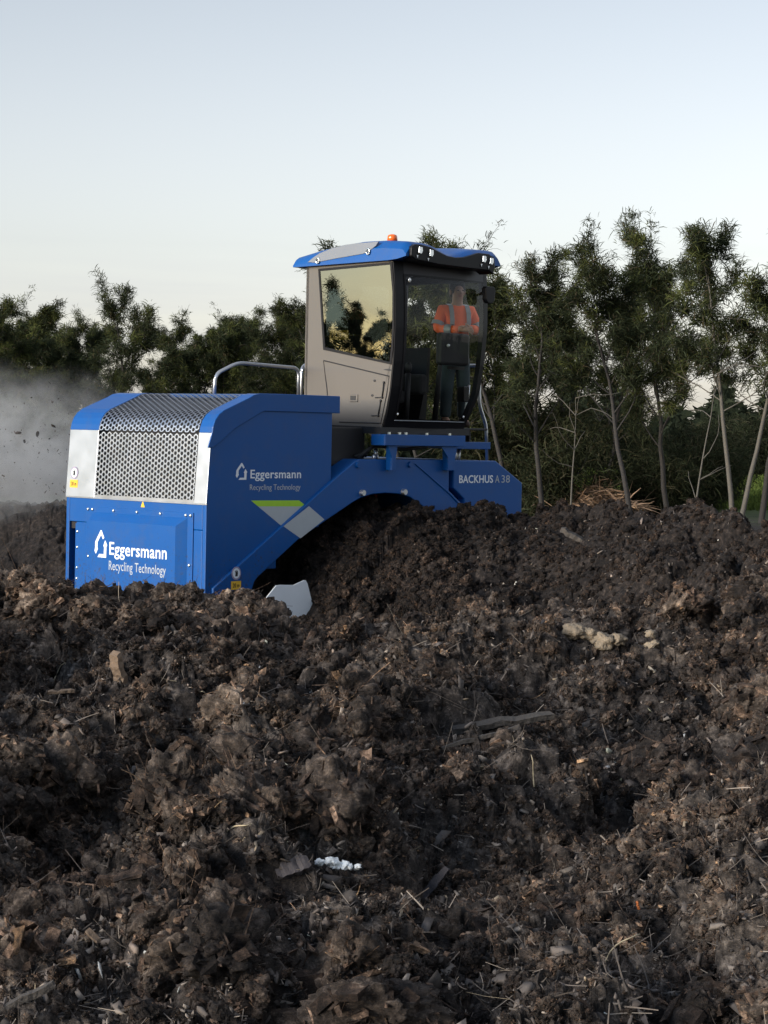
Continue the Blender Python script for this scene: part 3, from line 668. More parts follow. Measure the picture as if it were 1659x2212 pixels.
# hood band round the edge of the front face and the top
def off(p, d):  return [(u - d * 0.7, z + d * 0.7) for u, z in p]
outer = [(-0.004, 1.80)] + [(0.046, 1.943)] + [(u - 0.006, z + 0.006) for u, z in PROF[2:-1]] + [(1.805, 2.341)]
inner = [(1.805, 2.165), (0.735, 2.165), (0.70, 2.155), (0.34, 1.985), (0.25, 1.92), (0.12, 1.83), (0.03, 1.795)]
mb = MB(); mb.prism_uz(outer + inner, -0.016, -0.001)
mb.box((1.712, 0.0, 2.165), (1.805, HB, 2.341)); mb.box((1.0, 0.17, 2.3), (1.711, HB, 2.340))
mb.build('hood', M['blue'], housing, bevel=0.006)
def strip(v0, v1, prof, lift, th=0.006):
    mb = MB(); n = len(prof); A = []; Bq = []
    for i, (u, z) in enumerate(prof):
        a = prof[max(i - 1, 0)]; b = prof[min(i + 1, n - 1)]; t = Vector((b[0] - a[0], b[1] - a[1])).normalized(); nx, nz = -t.y, t.x
        A.append((u + nx * lift, z + nz * lift)); Bq.append((u + nx * (lift - th), z + nz * (lift - th)))
    mb.prism_uz(A + Bq[::-1], v0, v1); return mb
UP = PROF[1:]
mb = strip(-0.0005, 0.172, UP, 0.004); s = strip(1.688, HB + 0.012, UP, 0.004); mb.add(s.v, s.f)
mb.build('hood_side_strip', M['blue'], housing, bevel=0.003)
LOW = PROF[:2]
mb = strip(0.0, 0.176, LOW, 0.005); s = strip(1.684, HB + 0.01, LOW, 0.005); mb.add(s.v, s.f)
mb.box((-0.004, 0.0, 1.245), (0.02, HB + 0.012, 1.262))
stp = mb.build('stainless_plate', M['steel'], housing, bevel=0.003)
# perforated sheet following the bent profile
def perforated(prof, v0, v1, pitch, hole):
    P = np.array(prof); seg = np.linalg.norm(np.diff(P, axis=0), axis=1); S = np.concatenate([[0], np.cumsum(seg)])
    cx = pitch * math.sqrt(3) / 2; nc = int((v1 - v0) / cx); nrw = int(S[-1] / pitch)
    an = np.arange(12) * math.pi / 6
    hexr = pitch / math.sqrt(3) / np.cos(((an + math.pi / 6) % (math.pi / 3)) - math.pi / 6)
    V = []; F = []
    for i in range(nc):
        for j in range(nrw):
            c0 = (i + 0.5) * cx; c1 = (j + 0.5 + (0.5 if i % 2 else 0)) * pitch
            if c1 + pitch * 0.5 > S[-1]: continue
            b = len(V)
            for k in range(12): V.append((c0 + hexr[k] * math.cos(an[k]), c1 + hexr[k] * math.sin(an[k])))
            for k in range(12): V.append((c0 + hole * math.cos(an[k]), c1 + hole * math.sin(an[k])))
            for k in range(12): F.append([b + k, b + (k + 1) % 12, b + 12 + (k + 1) % 12, b + 12 + k])
    V = np.array(V); s = np.clip(V[:, 1], 0, S[-1])
    U = np.interp(s, S, P[:, 0]); Z = np.interp(s, S, P[:, 1])
    return np.stack([U, v1 - V[:, 0], Z], 1), np.array(F)
V, F = perforated(PROF[:2], 0.18, 1.68, 0.0535, 0.0205)
o = link('perforated_grille', fast_mesh('perforated_grille', V, F), M['steel'], housing)
V, F = perforated([(u, z) for u, z in PROF[1:-1]], 0.18, 1.68, 0.0535, 0.0205)
o = link('perforated_hood', fast_mesh('perforated_hood', V, F), M['steel'], housing)
mb = MB(); mb.box((-0.002, 0.176, 1.256), (0.006, 1.684, 1.288)); mb.build('grille_border', M['steel'], housing)
# bolted access panel on the left side
mb = MB(); mb.box((-0.012, 0.175, 0.05), (-0.001, 1.79, 1.165)); mb.build('panel_flange', M['blue'], housing, bevel=0.003)
mb = MB(); o_, i_ = (0.255, 1.685, 0.05, 1.112), (0.345, 1.655, 0.05, 1.030)
V = [(-0.013, o_[1], o_[2]), (-0.013, o_[0], o_[2]), (-0.013, o_[0], o_[3]), (-0.013, o_[1], o_[3]), (-0.085, i_[1], i_[2]), (-0.085, i_[0], i_[2]), (-0.085, i_[0], i_[3]), (-0.085, i_[1], i_[3])]
mb.add(V, [[4, 5, 6, 7], [3, 7, 6, 2], [0, 4, 7, 3], [1, 2, 6, 5], [0, 1, 5, 4]])
mb.build('access_panel', M['blue'], housing)
for v, z in [(1.76, 1.138), (1.69, 1.138), (1.36, 1.138), (1.0, 1.138), (0.65, 1.138), (0.275, 1.138), (0.205, 1.138), (1.745, 0.66), (0.215, 0.655)]:
    MB().sphere((-0.016, v, z), (0.014, 0.017, 0.017), 8, 6).build('bolt', M['bolt'], housing, sm=True)
for z in (0.90, 0.74, 0.53, 0.42, 0.31):
    MB().sphere((-0.006, 1.935, z), (0.014, 0.017, 0.017), 8, 6).build('bolt', M['bolt'], housing, sm=True)
mb = MB(); mb.box((-0.008, 1.79, 0.05), (-0.001, 1.968, 0.985)); mb.build('corner_flange', M['blue'], housing, bevel=0.002)
mb = MB(); mb.box((0.03, 1.7, 0.93), (0.5, 2.08, 0.999)); mb.build('underside_rubber', M['rubber'], housing)

# --- lettering and marks
LEFT = Matrix(((0, 0, -1), (-1, 0, 0), (0, 1, 0)))                     # text x -> -v, y -> z, facing -u
FRONT = Matrix(((1, 0, 0), (0, 0, -1), (0, 1, 0)))                     # text x -> +u, y -> z, facing -v
def lettering(body, width, height, origin, M3, material, parent, name='lettering', ref='E', bold=0.0):
    c = bpy.data.curves.new('lettering_curve', 'FONT'); c.body = body; c.extrude = 0.001; c.resolution_u = 4; c.offset = bold; c.space_character = 1.04
    t = bpy.data.objects.new('lettering_temp', c); COL.objects.link(t)
    dg = bpy.context.evaluated_depsgraph_get(); me = bpy.data.meshes.new_from_object(t.evaluated_get(dg))
    bpy.data.objects.remove(t); bpy.data.curves.remove(c)
    P = np.array([v.co[:] for v in me.vertices]); x0, x1 = P[:, 0].min(), P[:, 0].max()
    cap = 0.69
    P[:, 0] = (P[:, 0] - x0) / (x1 - x0) * width; P[:, 1] = P[:, 1] / cap * height; P[:, 2] *= 1.0
    Q = P @ np.array(M3).T + np.array(origin)
    me.vertices.foreach_set('co', Q.astype(np.float32).ravel()); me.materials.clear(); me.name = name; me.update()
    return link(name, me, material, parent)
def flat(poly, origin, M3, sx, sy, material, parent, name, th=0.0015):
    n = len(poly); P = np.array([(x * sx, y * sy, 0) for x, y in poly])
    a = sum(P[i][0] * P[(i + 1) % n][1] - P[(i + 1) % n][0] * P[i][1] for i in range(n))
    if a < 0: P = P[::-1]
    T = P + np.array([0, 0, th]); V = np.concatenate([T, P]) @ np.array(M3).T + np.array(origin)
    F = [list(range(n)), list(range(2 * n - 1, n - 1, -1))] + [[i, i + n, (i + 1) % n + n, (i + 1) % n] for i in range(n)]
    return MB().add(V, F).build(name, material, parent)
LG_A = [(0.02, 0.23), (0.06, 0.36), (0.06, 0.52), (0.10, 0.60), (0.48, 1.0), (0.56, 0.985), (0.76, 0.73), (0.66, 0.66), (0.52, 0.83), (0.25, 0.55), (0.24, 0.36), (0.28, 0.30), (0.12, 0.11)]
LG_B = [(0.84, 0.64), (1.0, 0.46), (0.945, 0.41), (0.93, 0.0), (0.26, 0.0), (0.38, 0.12), (0.75, 0.125), (0.755, 0.38), (0.70, 0.43)]
def logo(origin, M3, w, h, parent):
    a = flat(LG_A, origin, M3, w, h, M['white'], parent, 'emblem'); b = flat(LG_B, origin, M3, w, h, M['white'], parent, 'emblem')
logo((-0.0855, 1.565, 0.665), LEFT, 0.20, 0.275, housing)
lettering('Eggersmann', 0.865, 0.125, (-0.0855, 1.33, 0.702), LEFT, M['white'], housing, bold=0.012)
lettering('Recycling Technology', 0.86, 0.092, (-0.0855, 1.335, 0.548), LEFT, M['greytape'], housing)
logo((0.375, -0.0005, 1.490), FRONT, 0.155, 0.165, housing)
lettering('Eggersmann', 0.70, 0.083, (0.575, -0.0005, 1.505), FRONT, M['white'], housing, bold=0.010)
lettering('Recycling Technology', 0.70, 0.055, (0.570, -0.0005, 1.389), FRONT, M['greytape'], housing)
flat([(0.587, 1.286), (1.251, 1.281), (1.351, 1.226), (1.325, 1.219), (0.686, 1.227)], (0, -0.0005, 0), FRONT, 1, 1, M['lime'], housing, 'reflective_stripe')
flat([(0.686, 1.2265), (1.325, 1.2185), (1.348, 1.2225), (1.006, 1.032)], (0, -0.0005, 0), FRONT, 1, 1, M['greytape'], housing, 'reflective_stripe')

def warning(origin, M3, s, parent):
    circ = [(math.cos(2 * math.pi * k / 24), math.sin(2 * math.pi * k / 24)) for k in range(24)]
    o = np.array(origin); up = np.array(M3) @ np.array([0, 1, 0]); out = np.array(M3) @ np.array([0, 0, 1])
    flat(circ, o, M3, 0.062 * s, 0.066 * s, M['violet'], parent, 'warning_sign')
    flat(circ, o + out * 0.0015, M3, 0.047 * s, 0.050 * s, M['white'], parent, 'warning_disc')
    flat([(-0.35, -0.6), (0.30, -0.6), (0.42, -0.1), (0.36, 0.42), (0.22, 0.45), (0.16, 0.62), (0.0, 0.60), (-0.06, 0.2), (-0.3, 0.55), (-0.42, 0.45), (-0.25, 0.0)], o + out * 0.003, M3, 0.047 * s, 0.05 * s, M['black'], parent, 'warning_hand')
    flat([(-1, -1), (1, -1), (1, 1), (-1, 1)], o - up * 0.118 * s, M3, 0.066 * s, 0.042 * s, M['yellow'], parent, 'distance_label')
    r = np.array(M3) @ np.array([1, 0, 0])
    lettering('20 m', 0.085 * s, 0.040 * s, o - up * 0.138 * s - r * 0.043 * s + out * 0.002, M3, M['black'], parent, 'distance_lettering', bold=0.01)
warning((0.378, -0.032, 0.580), FRONT, 1.0, housing)
warning((0.0095, 2.02, 1.50), Matrix(((0, 0.05, -1), (-1, 0, 0), (0, 1, 0.05))), 0.95, housing)
tri = [(-0.5, 0), (0.5, 0), (0, 0.9)]
flat(tri, (0.375, -0.032, 0.350), FRONT, 0.075, 0.085, M['yellow'], housing, 'hazard_triangle')
flat([(-0.2, 0.1), (0.2, 0.1), (0.12, 0.4), (-0.12, 0.4)], (0.375, -0.0337, 0.352), FRONT, 0.075, 0.085, M['black'], housing, 'hazard_mark')
flat(tri, (-0.0008, 0.93, 1.19), LEFT, 0.06, 0.075, M['yellow'], housing, 'hazard_triangle')

# --- arch frame between the two housings
ARCH = [(0.08, 0.05), (0.08, 0.445), (1.72, 1.49), (2.03, 1.675), (2.09, 1.698), (3.505, 1.698), (3.515, 1.36), (3.79, 1.185), (4.05, 1.0), (4.45, 0.7), (4.3, 0.45),
        (3.9, 0.78), (3.5, 0.99), (3.2, 1.145), (3.065, 1.217), (2.97, 1.262), (2.878, 1.303), (2.70, 1.335), (2.5, 1.346), (2.3, 1.335), (2.127, 1.300), (2.0, 1.25), (1.226, 0.889), (0.68, 0.535), (0.628, 0.49), (0.600, 0.42), (0.597, 0.05)]
arch = MB().prism_uz(ARCH, -0.030, 1.95).build('arch_frame', M['blue'], turner, bevel=0.010)
mb = MB(); mb.prism_uz([(2.94, 1.655), (2.955, 1.655), (3.545, 1.335), (3.95, 1.045), (3.935, 1.035), (3.53, 1.318)], -0.042, -0.0305)
mb.build('fold_rib', M['blue'], arch, bevel=0.004)
flat([(1.372, 1.262), (1.604, 1.089), (1.263, 0.899), (1.017, 1.034)], (0, -0.0305, 0), FRONT, 1, 1, M['greytape'], arch, 'reflective_stripe') if False else flat([(1.366, 1.222), (1.592, 1.084), (1.255, 0.900), (1.012, 1.026)], (0, -0.0305, 0), FRONT, 1, 1, M['greytape'], arch, 'reflective_stripe')
for u, z in ((2.067, 1.640), (2.866, 1.645)): 
    mb = MB(); mb.tube([(u, -0.029, z), (u, -0.055, z)], [0.034, 0.030], 12); mb.build('bolt', M['blue'], arch, sm=False)
for u, z in ((2.133, 1.352), (2.774, 1.355)):
    mb = MB(); mb.tube([(u, -0.029, z), (u, -0.07, z)], [0.036, 0.030], 12); mb.build('bolt', M['tube'], arch)
for u, z in ((2.16, 1.26), (2.69, 1.25)):
    mb = MB(); mb.tube(round_path([(u - .02, 0.4, z + 0.10), (u - .02, 0.4, z + 0.03), (u + .05, 0.4, z), (u + .12, 0.4, z + 0.03), (u + .12, 0.4, z + 0.09)], 0.05), 0.022, 8); mb.build('paddle_hook', M['red'], arch, sm=True)
MB().box((0.62, 1.60, 0.15), (3.9, 1.66, 1.40)).build('rubber_curtain', M['rubber'], arch)

# --- deflector plate in front of the left track
mb = MB(); mb.prism_uz([(0.66, 0.33), (0.80, 0.452), (0.86, 0.456), (1.04, 0.446), (1.19, 0.490), (1.215, 0.486), (1.240, 0.455), (1.40, 0.02), (0.66, -0.05)], -0.16, -0.148)
mb.build('deflector_plate', M['plate'], turner, bevel=0.003)

# --- right housing
RH_ = [(3.60, 1.695), (4.31, 1.690), (4.785, 1.442), (4.79, 0.05), (3.80, 0.05), (3.785, 1.268), (3.60, 1.39)]
rhouse = MB().prism_uz(RH_, -0.02, 2.05).build('track_housing', M['blue'], turner, bevel=0.012)
lettering('BACKHUS', 0.575, 0.082, (3.69, -0.0215, 1.447), FRONT, M['white'], rhouse, bold=0.016)
lettering('A', 0.075, 0.082, (4.303, -0.0215, 1.447), FRONT, M['greytape'], rhouse)
lettering('38', 0.145, 0.082, (4.415, -0.0215, 1.447), FRONT, M['greytape'], rhouse)
mb = MB(); mb.box((3.515, 0.1, 0.9), (3.60, 1.9, 1.66)); mb.build('joint_plate', M['dark'], rhouse)

# --- platform under the cab
platform = MB().box((2.35, -0.15, 1.845), (3.63, -0.14, 1.962)).box((2.35, -0.139, 1.845), (2.36, 0.05, 1.95)).box((2.36, -0.139, 1.95), (3.63, 0.06, 1.961)).build('platform', M['blue'], turner, bevel=0.004)
MB().box((2.37, -0.06, 1.965), (3.80, 1.25, 2.035)).build('floor_plate', M['dark'], platform)
MB().box((3.66, 0.12, 1.815), (4.38, 1.0, 1.893)).build('side_step', M['blue'], platform, bevel=0.005)
MB().box((3.87, 0.10, 2.022), (4.30, 0.75, 2.046)).box((3.9, 0.3, 1.894), (3.93, 0.7, 2.021)).box((4.22, 0.3, 1.894), (4.25, 0.7, 2.021)).build('door_step', M['dark'], platform, bevel=0.006)
for u0, u1, w0, w1 in ((2.427, 2.577, 2.491, 2.555), (3.268, 3.534, 3.389, 3.503)):
    mb = MB(); mb.prism_uz([(u0, 1.844), (u1, 1.844), (w1, 1.72), (w1, 1.585), (w0, 1.585), (w0, 1.72)], -0.12, -0.108); mb.box((w0, -0.107, 1.585), (w0 + 0.012, -0.034, 1.843)); mb.box((w1 - 0.012, -0.107, 1.585), (w1, -0.034, 1.843))
    mb.build('bracket', M['blue'], platform, bevel=0.003)
mb = MB(); mb.box((1.72, 0.2, 1.62), (2.42, 1.5, 2.03)); mb.build('hydraulic_box', M['dark'], platform, bevel=0.02)
for pts in ([(2.2, 0.1, 1.70), (2.3, 0.05, 1.80), (2.5, 0.1, 1.84), (3.0, 0.2, 1.80), (3.4, 0.2, 1.83)], [(2.2, 0.15, 1.72), (2.35, 0.12, 1.76), (2.42, 0.2, 1.72), (2.6, 0.3, 1.82)]):
    MB().tube(round_path(pts, 0.1), 0.018, 8).build('hose', M['rubber'], platform, sm=True)
for u in (2.46, 2.62, 2.72, 3.05, 3.42):
    mb = MB(); mb.tube([(u, -0.1, 1.961), (u, -0.1, 1.985)], 0.018, 8); mb.build('bolt', M['bolt'], platform)
for p, q in (((2.95, 0.5, 1.62), (2.90, 0.5, 1.80)), ((2.36, 0.02, 1.70), (2.37, 0.02, 1.74)), ((2.47, 0.1, 1.72), (2.48, 0.1, 1.80))):
    MB().tube([p, q], 0.022, 8).build('fitting', M['tube'], platform, sm=True)

# --- handrails
def rail(name, pts, r=0.019, rad=0.09): return MB().tube(round_path(pts, rad), r, 10).build(name, M['tube'], turner, sm=True)
rail('handrail', [(1.178, 1.2, 2.30), (1.187, 1.2, 2.55), (1.50, 1.2, 2.678), (2.41, 1.2, 2.655), (2.412, 1.2, 2.30)])
rail('handrail', [(2.505, 1.25, 2.05), (2.505, 1.25, 2.65), (2.6, 1.3, 2.70), (3.2, 1.3, 2.70)])
rail('handrail', [(4.54, 0.3, 1.66), (4.51, 0.3, 2.076), (4.385, 0.3, 2.31), (4.365, 0.3, 2.75), (4.30, 0.75, 2.75), (4.30, 0.75, 1.86)], rad=0.06)
rail('ladder_rail', [(3.975, 0.3, 1.65), (4.00, 0.3, 1.84)], rad=0.02); rail('ladder_rail', [(4.04, 0.3, 1.65), (4.06, 0.3, 1.84)], rad=0.02)

# --- cab
cab = MB()
UL = 2.44                                                                # plane of the left side
def front_v(z):                                                          # bowed front edge of the cab side
    return float(np.interp(z, [2.03, 2.2, 2.42, 2.75, 3.1, 3.45, 3.78], [-0.02, -0.075, -0.125, -0.16, -0.172, -0.160, -0.125]))
zs = [3.76, 3.6, 3.45, 3.28, 3.1, 2.92, 2.75, 2.58, 2.42, 2.3, 2.2, 2.1, 2.035]
side_out = [(1.14, 3.74)] + [(front_v(z) + 0.012, z) for z in zs] + [(1.12, 2.05)]
def ring_panel(outer, inner, plane, d0, d1):
    """flat panel with one opening; both loops in the same turning sense"""
    mb = MB(); n, m = len(outer), len(inner)
    def res(loop, k=96):
        P = np.array(loop + [loop[0]], float); s = np.concatenate([[0], np.cumsum(np.linalg.norm(np.diff(P, axis=0), axis=1))]); t = np.linspace(0, s[-1], k, endpoint=False)
        t = np.array([s[np.argmin(abs(s - x))] if np.min(abs(s[:-1] - x)) < s[-1] / k * 0.5 else x for x in t])
        return np.stack([np.interp(t, s, P[:, 0]), np.interp(t, s, P[:, 1])], 1)
    A, B = res(outer), res(inner); k = len(A)
    pt = (lambda p, d: (d, p[0], p[1])) if plane == 'vz' else (lambda p, d: (p[0], d, p[1]))
    V = [pt(p, d0) for p in A] + [pt(p, d0) for p in B] + [pt(p, d1) for p in A] + [pt(p, d1) for p in B]
    F = []
    for i in range(k):
        j = (i + 1) % k
        F += [[i, j, k + j, k + i], [2 * k + j, 2 * k + i, 3 * k + i, 3 * k + j], [j, i, 2 * k + i, 2 * k + j], [k + i, k + j, 3 * k + j, 3 * k + i]]
    return mb.add(V, F)
WIN = [(0.945, 3.705), (-0.10, 3.735), (-0.142, 3.45), (-0.150, 3.1), (-0.140, 2.86), (-0.122, 2.70), (0.845, 2.865)]
s = ring_panel(side_out, WIN, 'vz', UL, UL + 0.05)
cab_o = s.build('cab', M['tan'], turner)
# gasket and pane of the side window
def inset(loop, d):
    c = np.mean(loop, axis=0); P = np.array(loop, float); out = []
    for p in P:
        q = c - p; out.append(tuple(p + np.sign(q) * np.minimum(abs(q), d)))
    return out
g = ring_panel(inset(WIN, -0.014), inset(WIN, 0.012), 'vz', UL - 0.008, UL + 0.03).build('side_gasket', M['frame'], cab_o)
V = [(UL - 0.002, v, z) for v, z in inset(WIN, 0.010)]
pane = MB().add(V, [list(range(len(V)))[::-1]]).build('side_window', M['side_glass'], cab_o)
# lower service door: seam, handle, hinges
def seam(pts, r=0.006): return MB().tube([(UL - 0.001, v, z) for v, z in pts], r, 6)
mb = seam([(0.78, 2.30), (0.80, 2.45), (0.855, 2.735), (-0.105, 2.565), (-0.075, 2.38), (0.0, 2.075), (0.60, 2.08)], 0.007); mb.build('door_seam', M['black'], cab_o)
MB().prism_vz([(-0.02, 2.635), (-0.10, 2.62), (-0.15, 2.625), (-0.10, 2.645)], UL - 0.003, UL).build('vent_mark', M['black'], cab_o)
mb = MB(); mb.box((UL - 0.012, 0.335, 2.295), (UL, 0.45, 2.375)); hd = mb.build('door_latch', M['tan'], cab_o, bevel=0.006)
MB().box((UL - 0.016, 0.36, 2.315), (UL - 0.0125, 0.435, 2.36)).build('latch_recess', M['black'], cab_o)
for (v0, z0, v1, z1) in ((-0.035, 2.50, -0.015, 2.345), (0.005, 2.31, 0.035, 2.155)):
    mb = MB(); mb.tube([(UL - 0.008, v0, z0), (UL - 0.008, v1, z1)], 0.007, 8); mb.sphere((UL - 0.006, v0, z0), 0.014); mb.sphere((UL - 0.006, v1, z1), 0.014); mb.tube([(UL - 0.004, v1, z1), (UL - 0.004, v1 + 0.10, z1 - 0.004)], 0.006, 6)
    mb.build('hinge', M['black'], cab_o, sm=True)
for v, z in ((0.10, 2.52), (0.13, 2.365)): MB().sphere((UL - 0.002, v, z), (0.006, 0.018, 0.012)).build('plug', M['black'], cab_o)
MB().box((UL + 0.002, -0.0, 2.032), (UL + 0.05, 1.12, 2.05)).build('sill', M['frame'], cab_o)
# curved front: pillars, header, bottom rail, glass
def uw(z, side):                                                          # cab width, narrower at the floor
    r = float(np.interp(z, [2.03, 2.42, 3.1, 3.76], [3.735, 3.87, 3.925, 3.94])); l = float(np.interp(z, [2.03, 2.42, 3.1, 3.76], [UL + 0.02, UL + 0.004, UL, UL]))
    return r if side else l
def front_sheet(a0, a1, z0, z1, lift, nz=14, nu=8, th=0.0):
    V = []; F = []
    for j in range(nz + 1):
        z = z0 + (z1 - z0) * j / nz
        for i in range(nu + 1):
            a = a0 + (a1 - a0) * i / nu; u = uw(z, 0) * (1 - a) + uw(z, 1) * a
            V.append((u, front_v(z) - 0.055 * math.sin(math.pi * min(1, max(0, a))) - lift, z))
    n = len(V)
    for j in range(nz):
        for i in range(nu):
            F.append([j * (nu + 1) + i, j * (nu + 1) + i + 1, (j + 1) * (nu + 1) + i + 1, (j + 1) * (nu + 1) + i])
    if th:
        V += [(p[0], p[1] + th, p[2]) for p in V]; G = [[q + n for q in f[::-1]] for f in F]
        e = [(i, i + 1) for i in range(nu)] ; ed = []
        for i in range(nu): ed += [(i, i + 1), (nz * (nu + 1) + i + 1, nz * (nu + 1) + i)]
        for j in range(nz): ed += [((j + 1) * (nu + 1), j * (nu + 1)), (j * (nu + 1) + nu, (j + 1) * (nu + 1) + nu)]
        F += G + [[b, a, a + n, b + n] for a, b in ed]
    return MB().add(V, F)
for a0, a1 in ((0.0, 0.088), (0.955, 1.0)):
    front_sheet(a0, a1, 2.035, 3.76, 0.004, 20, 2, 0.07).build('front_pillar', M['frame'], cab_o, sm=False)
front_sheet(0.0885, 0.9545, 3.632, 3.76, 0.003, 3, 8, 0.06).build('header_panel', M['header'], cab_o)
front_sheet(0.0885, 0.9545, 2.035, 2.125, 0.003, 3, 8, 0.06).build('bottom_rail', M['frame'], cab_o)
front_sheet(0.09, 0.955, 2.105, 2.113, 0.012, 1, 8, 0.01).build('chrome_strip', M['greytape'], cab_o)
wsc = front_sheet(0.085, 0.958, 2.12, 3.635, 0.012, 20, 10).build('windscreen', M['screen_glass'], cab_o, sm=True)
front_sheet(0.085, 0.10, 2.12, 3.635, 0.0135, 20, 1, 0.004).build('glass_print', M['frame'], cab_o)
front_sheet(0.94, 0.958, 2.12, 3.635, 0.0135, 20, 1, 0.004).build('glass_print', M['frame'], cab_o)
front_sheet(0.10, 0.94, 3.615, 3.636, 0.0135, 2, 8, 0.004).build('glass_print', M['frame'], cab_o)
for a, z in ((0.135, 3.575), (0.10, 2.175), (0.90, 2.165)):
    u = uw(z, 0) * (1 - a) + uw(z, 1) * a; MB().sphere((u, front_v(z) - 0.035, z), (0.024, 0.008, 0.026) if z > 3 else (0.012, 0.008, 0.014)).build('glass_fixing', M['lamp'], cab_o, sm=True)
mb_ = bpy.data.materials.new('grey_painted_haze'); mb_.use_nodes = True; nt = mb_.node_tree; nt.nodes.clear()  # translucent grey imitating reflection haze, denser towards the top
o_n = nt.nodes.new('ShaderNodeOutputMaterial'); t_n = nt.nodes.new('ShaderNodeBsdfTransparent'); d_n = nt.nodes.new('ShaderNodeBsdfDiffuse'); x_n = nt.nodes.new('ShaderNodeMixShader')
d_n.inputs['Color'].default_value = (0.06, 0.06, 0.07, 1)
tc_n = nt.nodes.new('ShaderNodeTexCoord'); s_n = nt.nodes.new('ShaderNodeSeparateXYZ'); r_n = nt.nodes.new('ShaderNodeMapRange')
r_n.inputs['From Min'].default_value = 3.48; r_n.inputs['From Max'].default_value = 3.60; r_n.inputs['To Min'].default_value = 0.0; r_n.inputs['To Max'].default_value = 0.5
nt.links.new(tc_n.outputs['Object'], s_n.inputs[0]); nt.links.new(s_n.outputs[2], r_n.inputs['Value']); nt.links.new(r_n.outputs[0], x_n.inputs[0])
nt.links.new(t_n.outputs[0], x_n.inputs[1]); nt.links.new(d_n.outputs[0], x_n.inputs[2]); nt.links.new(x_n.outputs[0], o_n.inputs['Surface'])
front_sheet(0.09, 0.953, 3.33, 3.64, -0.012, 6, 8).build('haze_sheet', mb_, cab_o)  # added sheet that paints reflection haze into the upper windscreen
# rear wall, right side frame, floor, ceiling
rear = ring_panel([(UL, 3.74), (3.93, 3.74), (3.86, 2.05), (UL, 2.05)], [(UL + 0.12, 3.62), (3.80, 3.62), (3.77, 2.75), (UL + 0.12, 2.75)], 'uz', 1.10, 1.14)
rear.build('rear_wall', M['tan'], cab_o)
MB().add([(UL + 0.12, 1.12, 3.62), (3.80, 1.12, 3.62), (3.77, 1.12, 2.75), (UL + 0.12, 1.12, 2.75)], [[0, 1, 2, 3]]).build('rear_window', M['screen_glass'], cab_o)
mb = MB(); mb.add([(3.84, 1.0, 2.04), (3.89, 1.0, 2.04), (3.89, 1.10, 2.04), (3.84, 1.10, 2.04), (3.87, 1.0, 3.74), (3.93, 1.0, 3.74), (3.93, 1.10, 3.74), (3.87, 1.10, 3.74)], [[0, 3, 2, 1], [4, 5, 6, 7], [0, 1, 5, 4], [1, 2, 6, 5], [2, 3, 7, 6], [3, 0, 4, 7]])
mb.build('rear_pillar', M['header'], cab_o)
MB().box((3.86, -0.06, 3.64), (3.92, 1.0, 3.74)).build('door_header', M['header'], cab_o)
MB().prism_uz([(3.70, 2.036), (3.84, 2.036), (3.86, 2.42), (3.80, 2.42)], 0.62, 1.0).build('door_sill', M['frame'], cab_o)
MB().prism_uz([(3.80, 2.43), (3.855, 2.43), (3.875, 2.93), (3.835, 2.93)], 0.60, 0.995).build('door_panel', M['frame'], cab_o)
MB().box((UL + 0.06, -0.02, 2.036), (3.72, 1.09, 2.06)).build('cab_floor', M['dark'], cab_o)
MB().box((UL + 0.05, -0.10, 3.70), (3.86, 1.09, 3.735)).build('headliner', M['header'], cab_o)
# interior: seat, console, screen
mb = MB(); mb.box((2.85, 0.42, 2.30), (3.32, 0.88, 2.44)); mb.box((2.95, 0.5, 2.06), (3.22, 0.8, 2.30)); mb.add(*(lambda b: (b.v, b.f))(MB().prism_vz([(0.80, 2.42), (0.92, 2.42), (1.04, 3.02), (0.94, 3.04)], 2.86, 3.31)))
mb.build('seat', M['seat'], cab_o, bevel=0.05, seg=3)
MB().prism_vz([(0.96, 3.05), (1.03, 3.05), (1.05, 3.20), (0.98, 3.22)], 2.98, 3.19).build('headrest', M['seat'], cab_o, bevel=0.03, seg=3)
mb = MB(); mb.box((2.62, 0.1, 2.40), (2.78, 0.75, 2.66)); mb.box((3.38, 0.30, 2.40), (3.50, 0.80, 2.62)); mb.build('armrest', M['seat'], cab_o, bevel=0.03)
MB().tube([(3.42, 0.12, 2.07), (3.40, 0.05, 2.6), (3.42, 0.02, 2.98)], [0.035, 0.025, 0.022], 8).build('steering_column', M['dark'], cab_o, sm=True)
MB().box((3.35, -0.02, 2.72), (3.83, 0.07, 3.07)).build('control_screen', M['dark'], cab_o, bevel=0.03)
MB().sphere((3.44, -0.04, 2.93), 0.02).build('control_knob', M['lamp'], cab_o, sm=True)
mb = MB(); mb.tube([(3.05, 0.2, 2.06), (3.05, 0.18, 2.62)], 0.03, 8); mb.sphere((3.05, 0.18, 2.68), (0.04, 0.04, 0.06)); mb.build('joystick', M['dark'], cab_o, sm=True)
mb = MB(); mb.box((3.60, 0.08, 2.68), (3.86, 0.11, 2.715)); mb.build('door_bar', M['frame'], cab_o)
MB().box((3.78, 0.02, 2.33), (3.88, 0.12, 2.50)).build('latch_box', M['frame'], cab_o, bevel=0.01)
mb = MB(); mb.tube([(3.97, 0.16, 2.10), (4.00, 0.16, 2.30), (4.03, 0.16, 2.52)], 0.016, 8); mb.build('grab_rail', M['tube'], cab_o, sm=True)
# yellow instruction label inside the side window
MB().box((UL + 0.006, 0.50, 2.955), (UL + 0.009, 0.78, 3.055)).build('instruction_label', M['yellow'], cab_o)
for k in range(4): MB().prism_vz([(0.55 + k * .058, 2.985), (0.575 + k * .058, 2.985), (0.57 + k * .058, 3.03), (0.552 + k * .058, 3.025)], UL + 0.003, UL + 0.0055).build('label_mark', M['black'], cab_o)
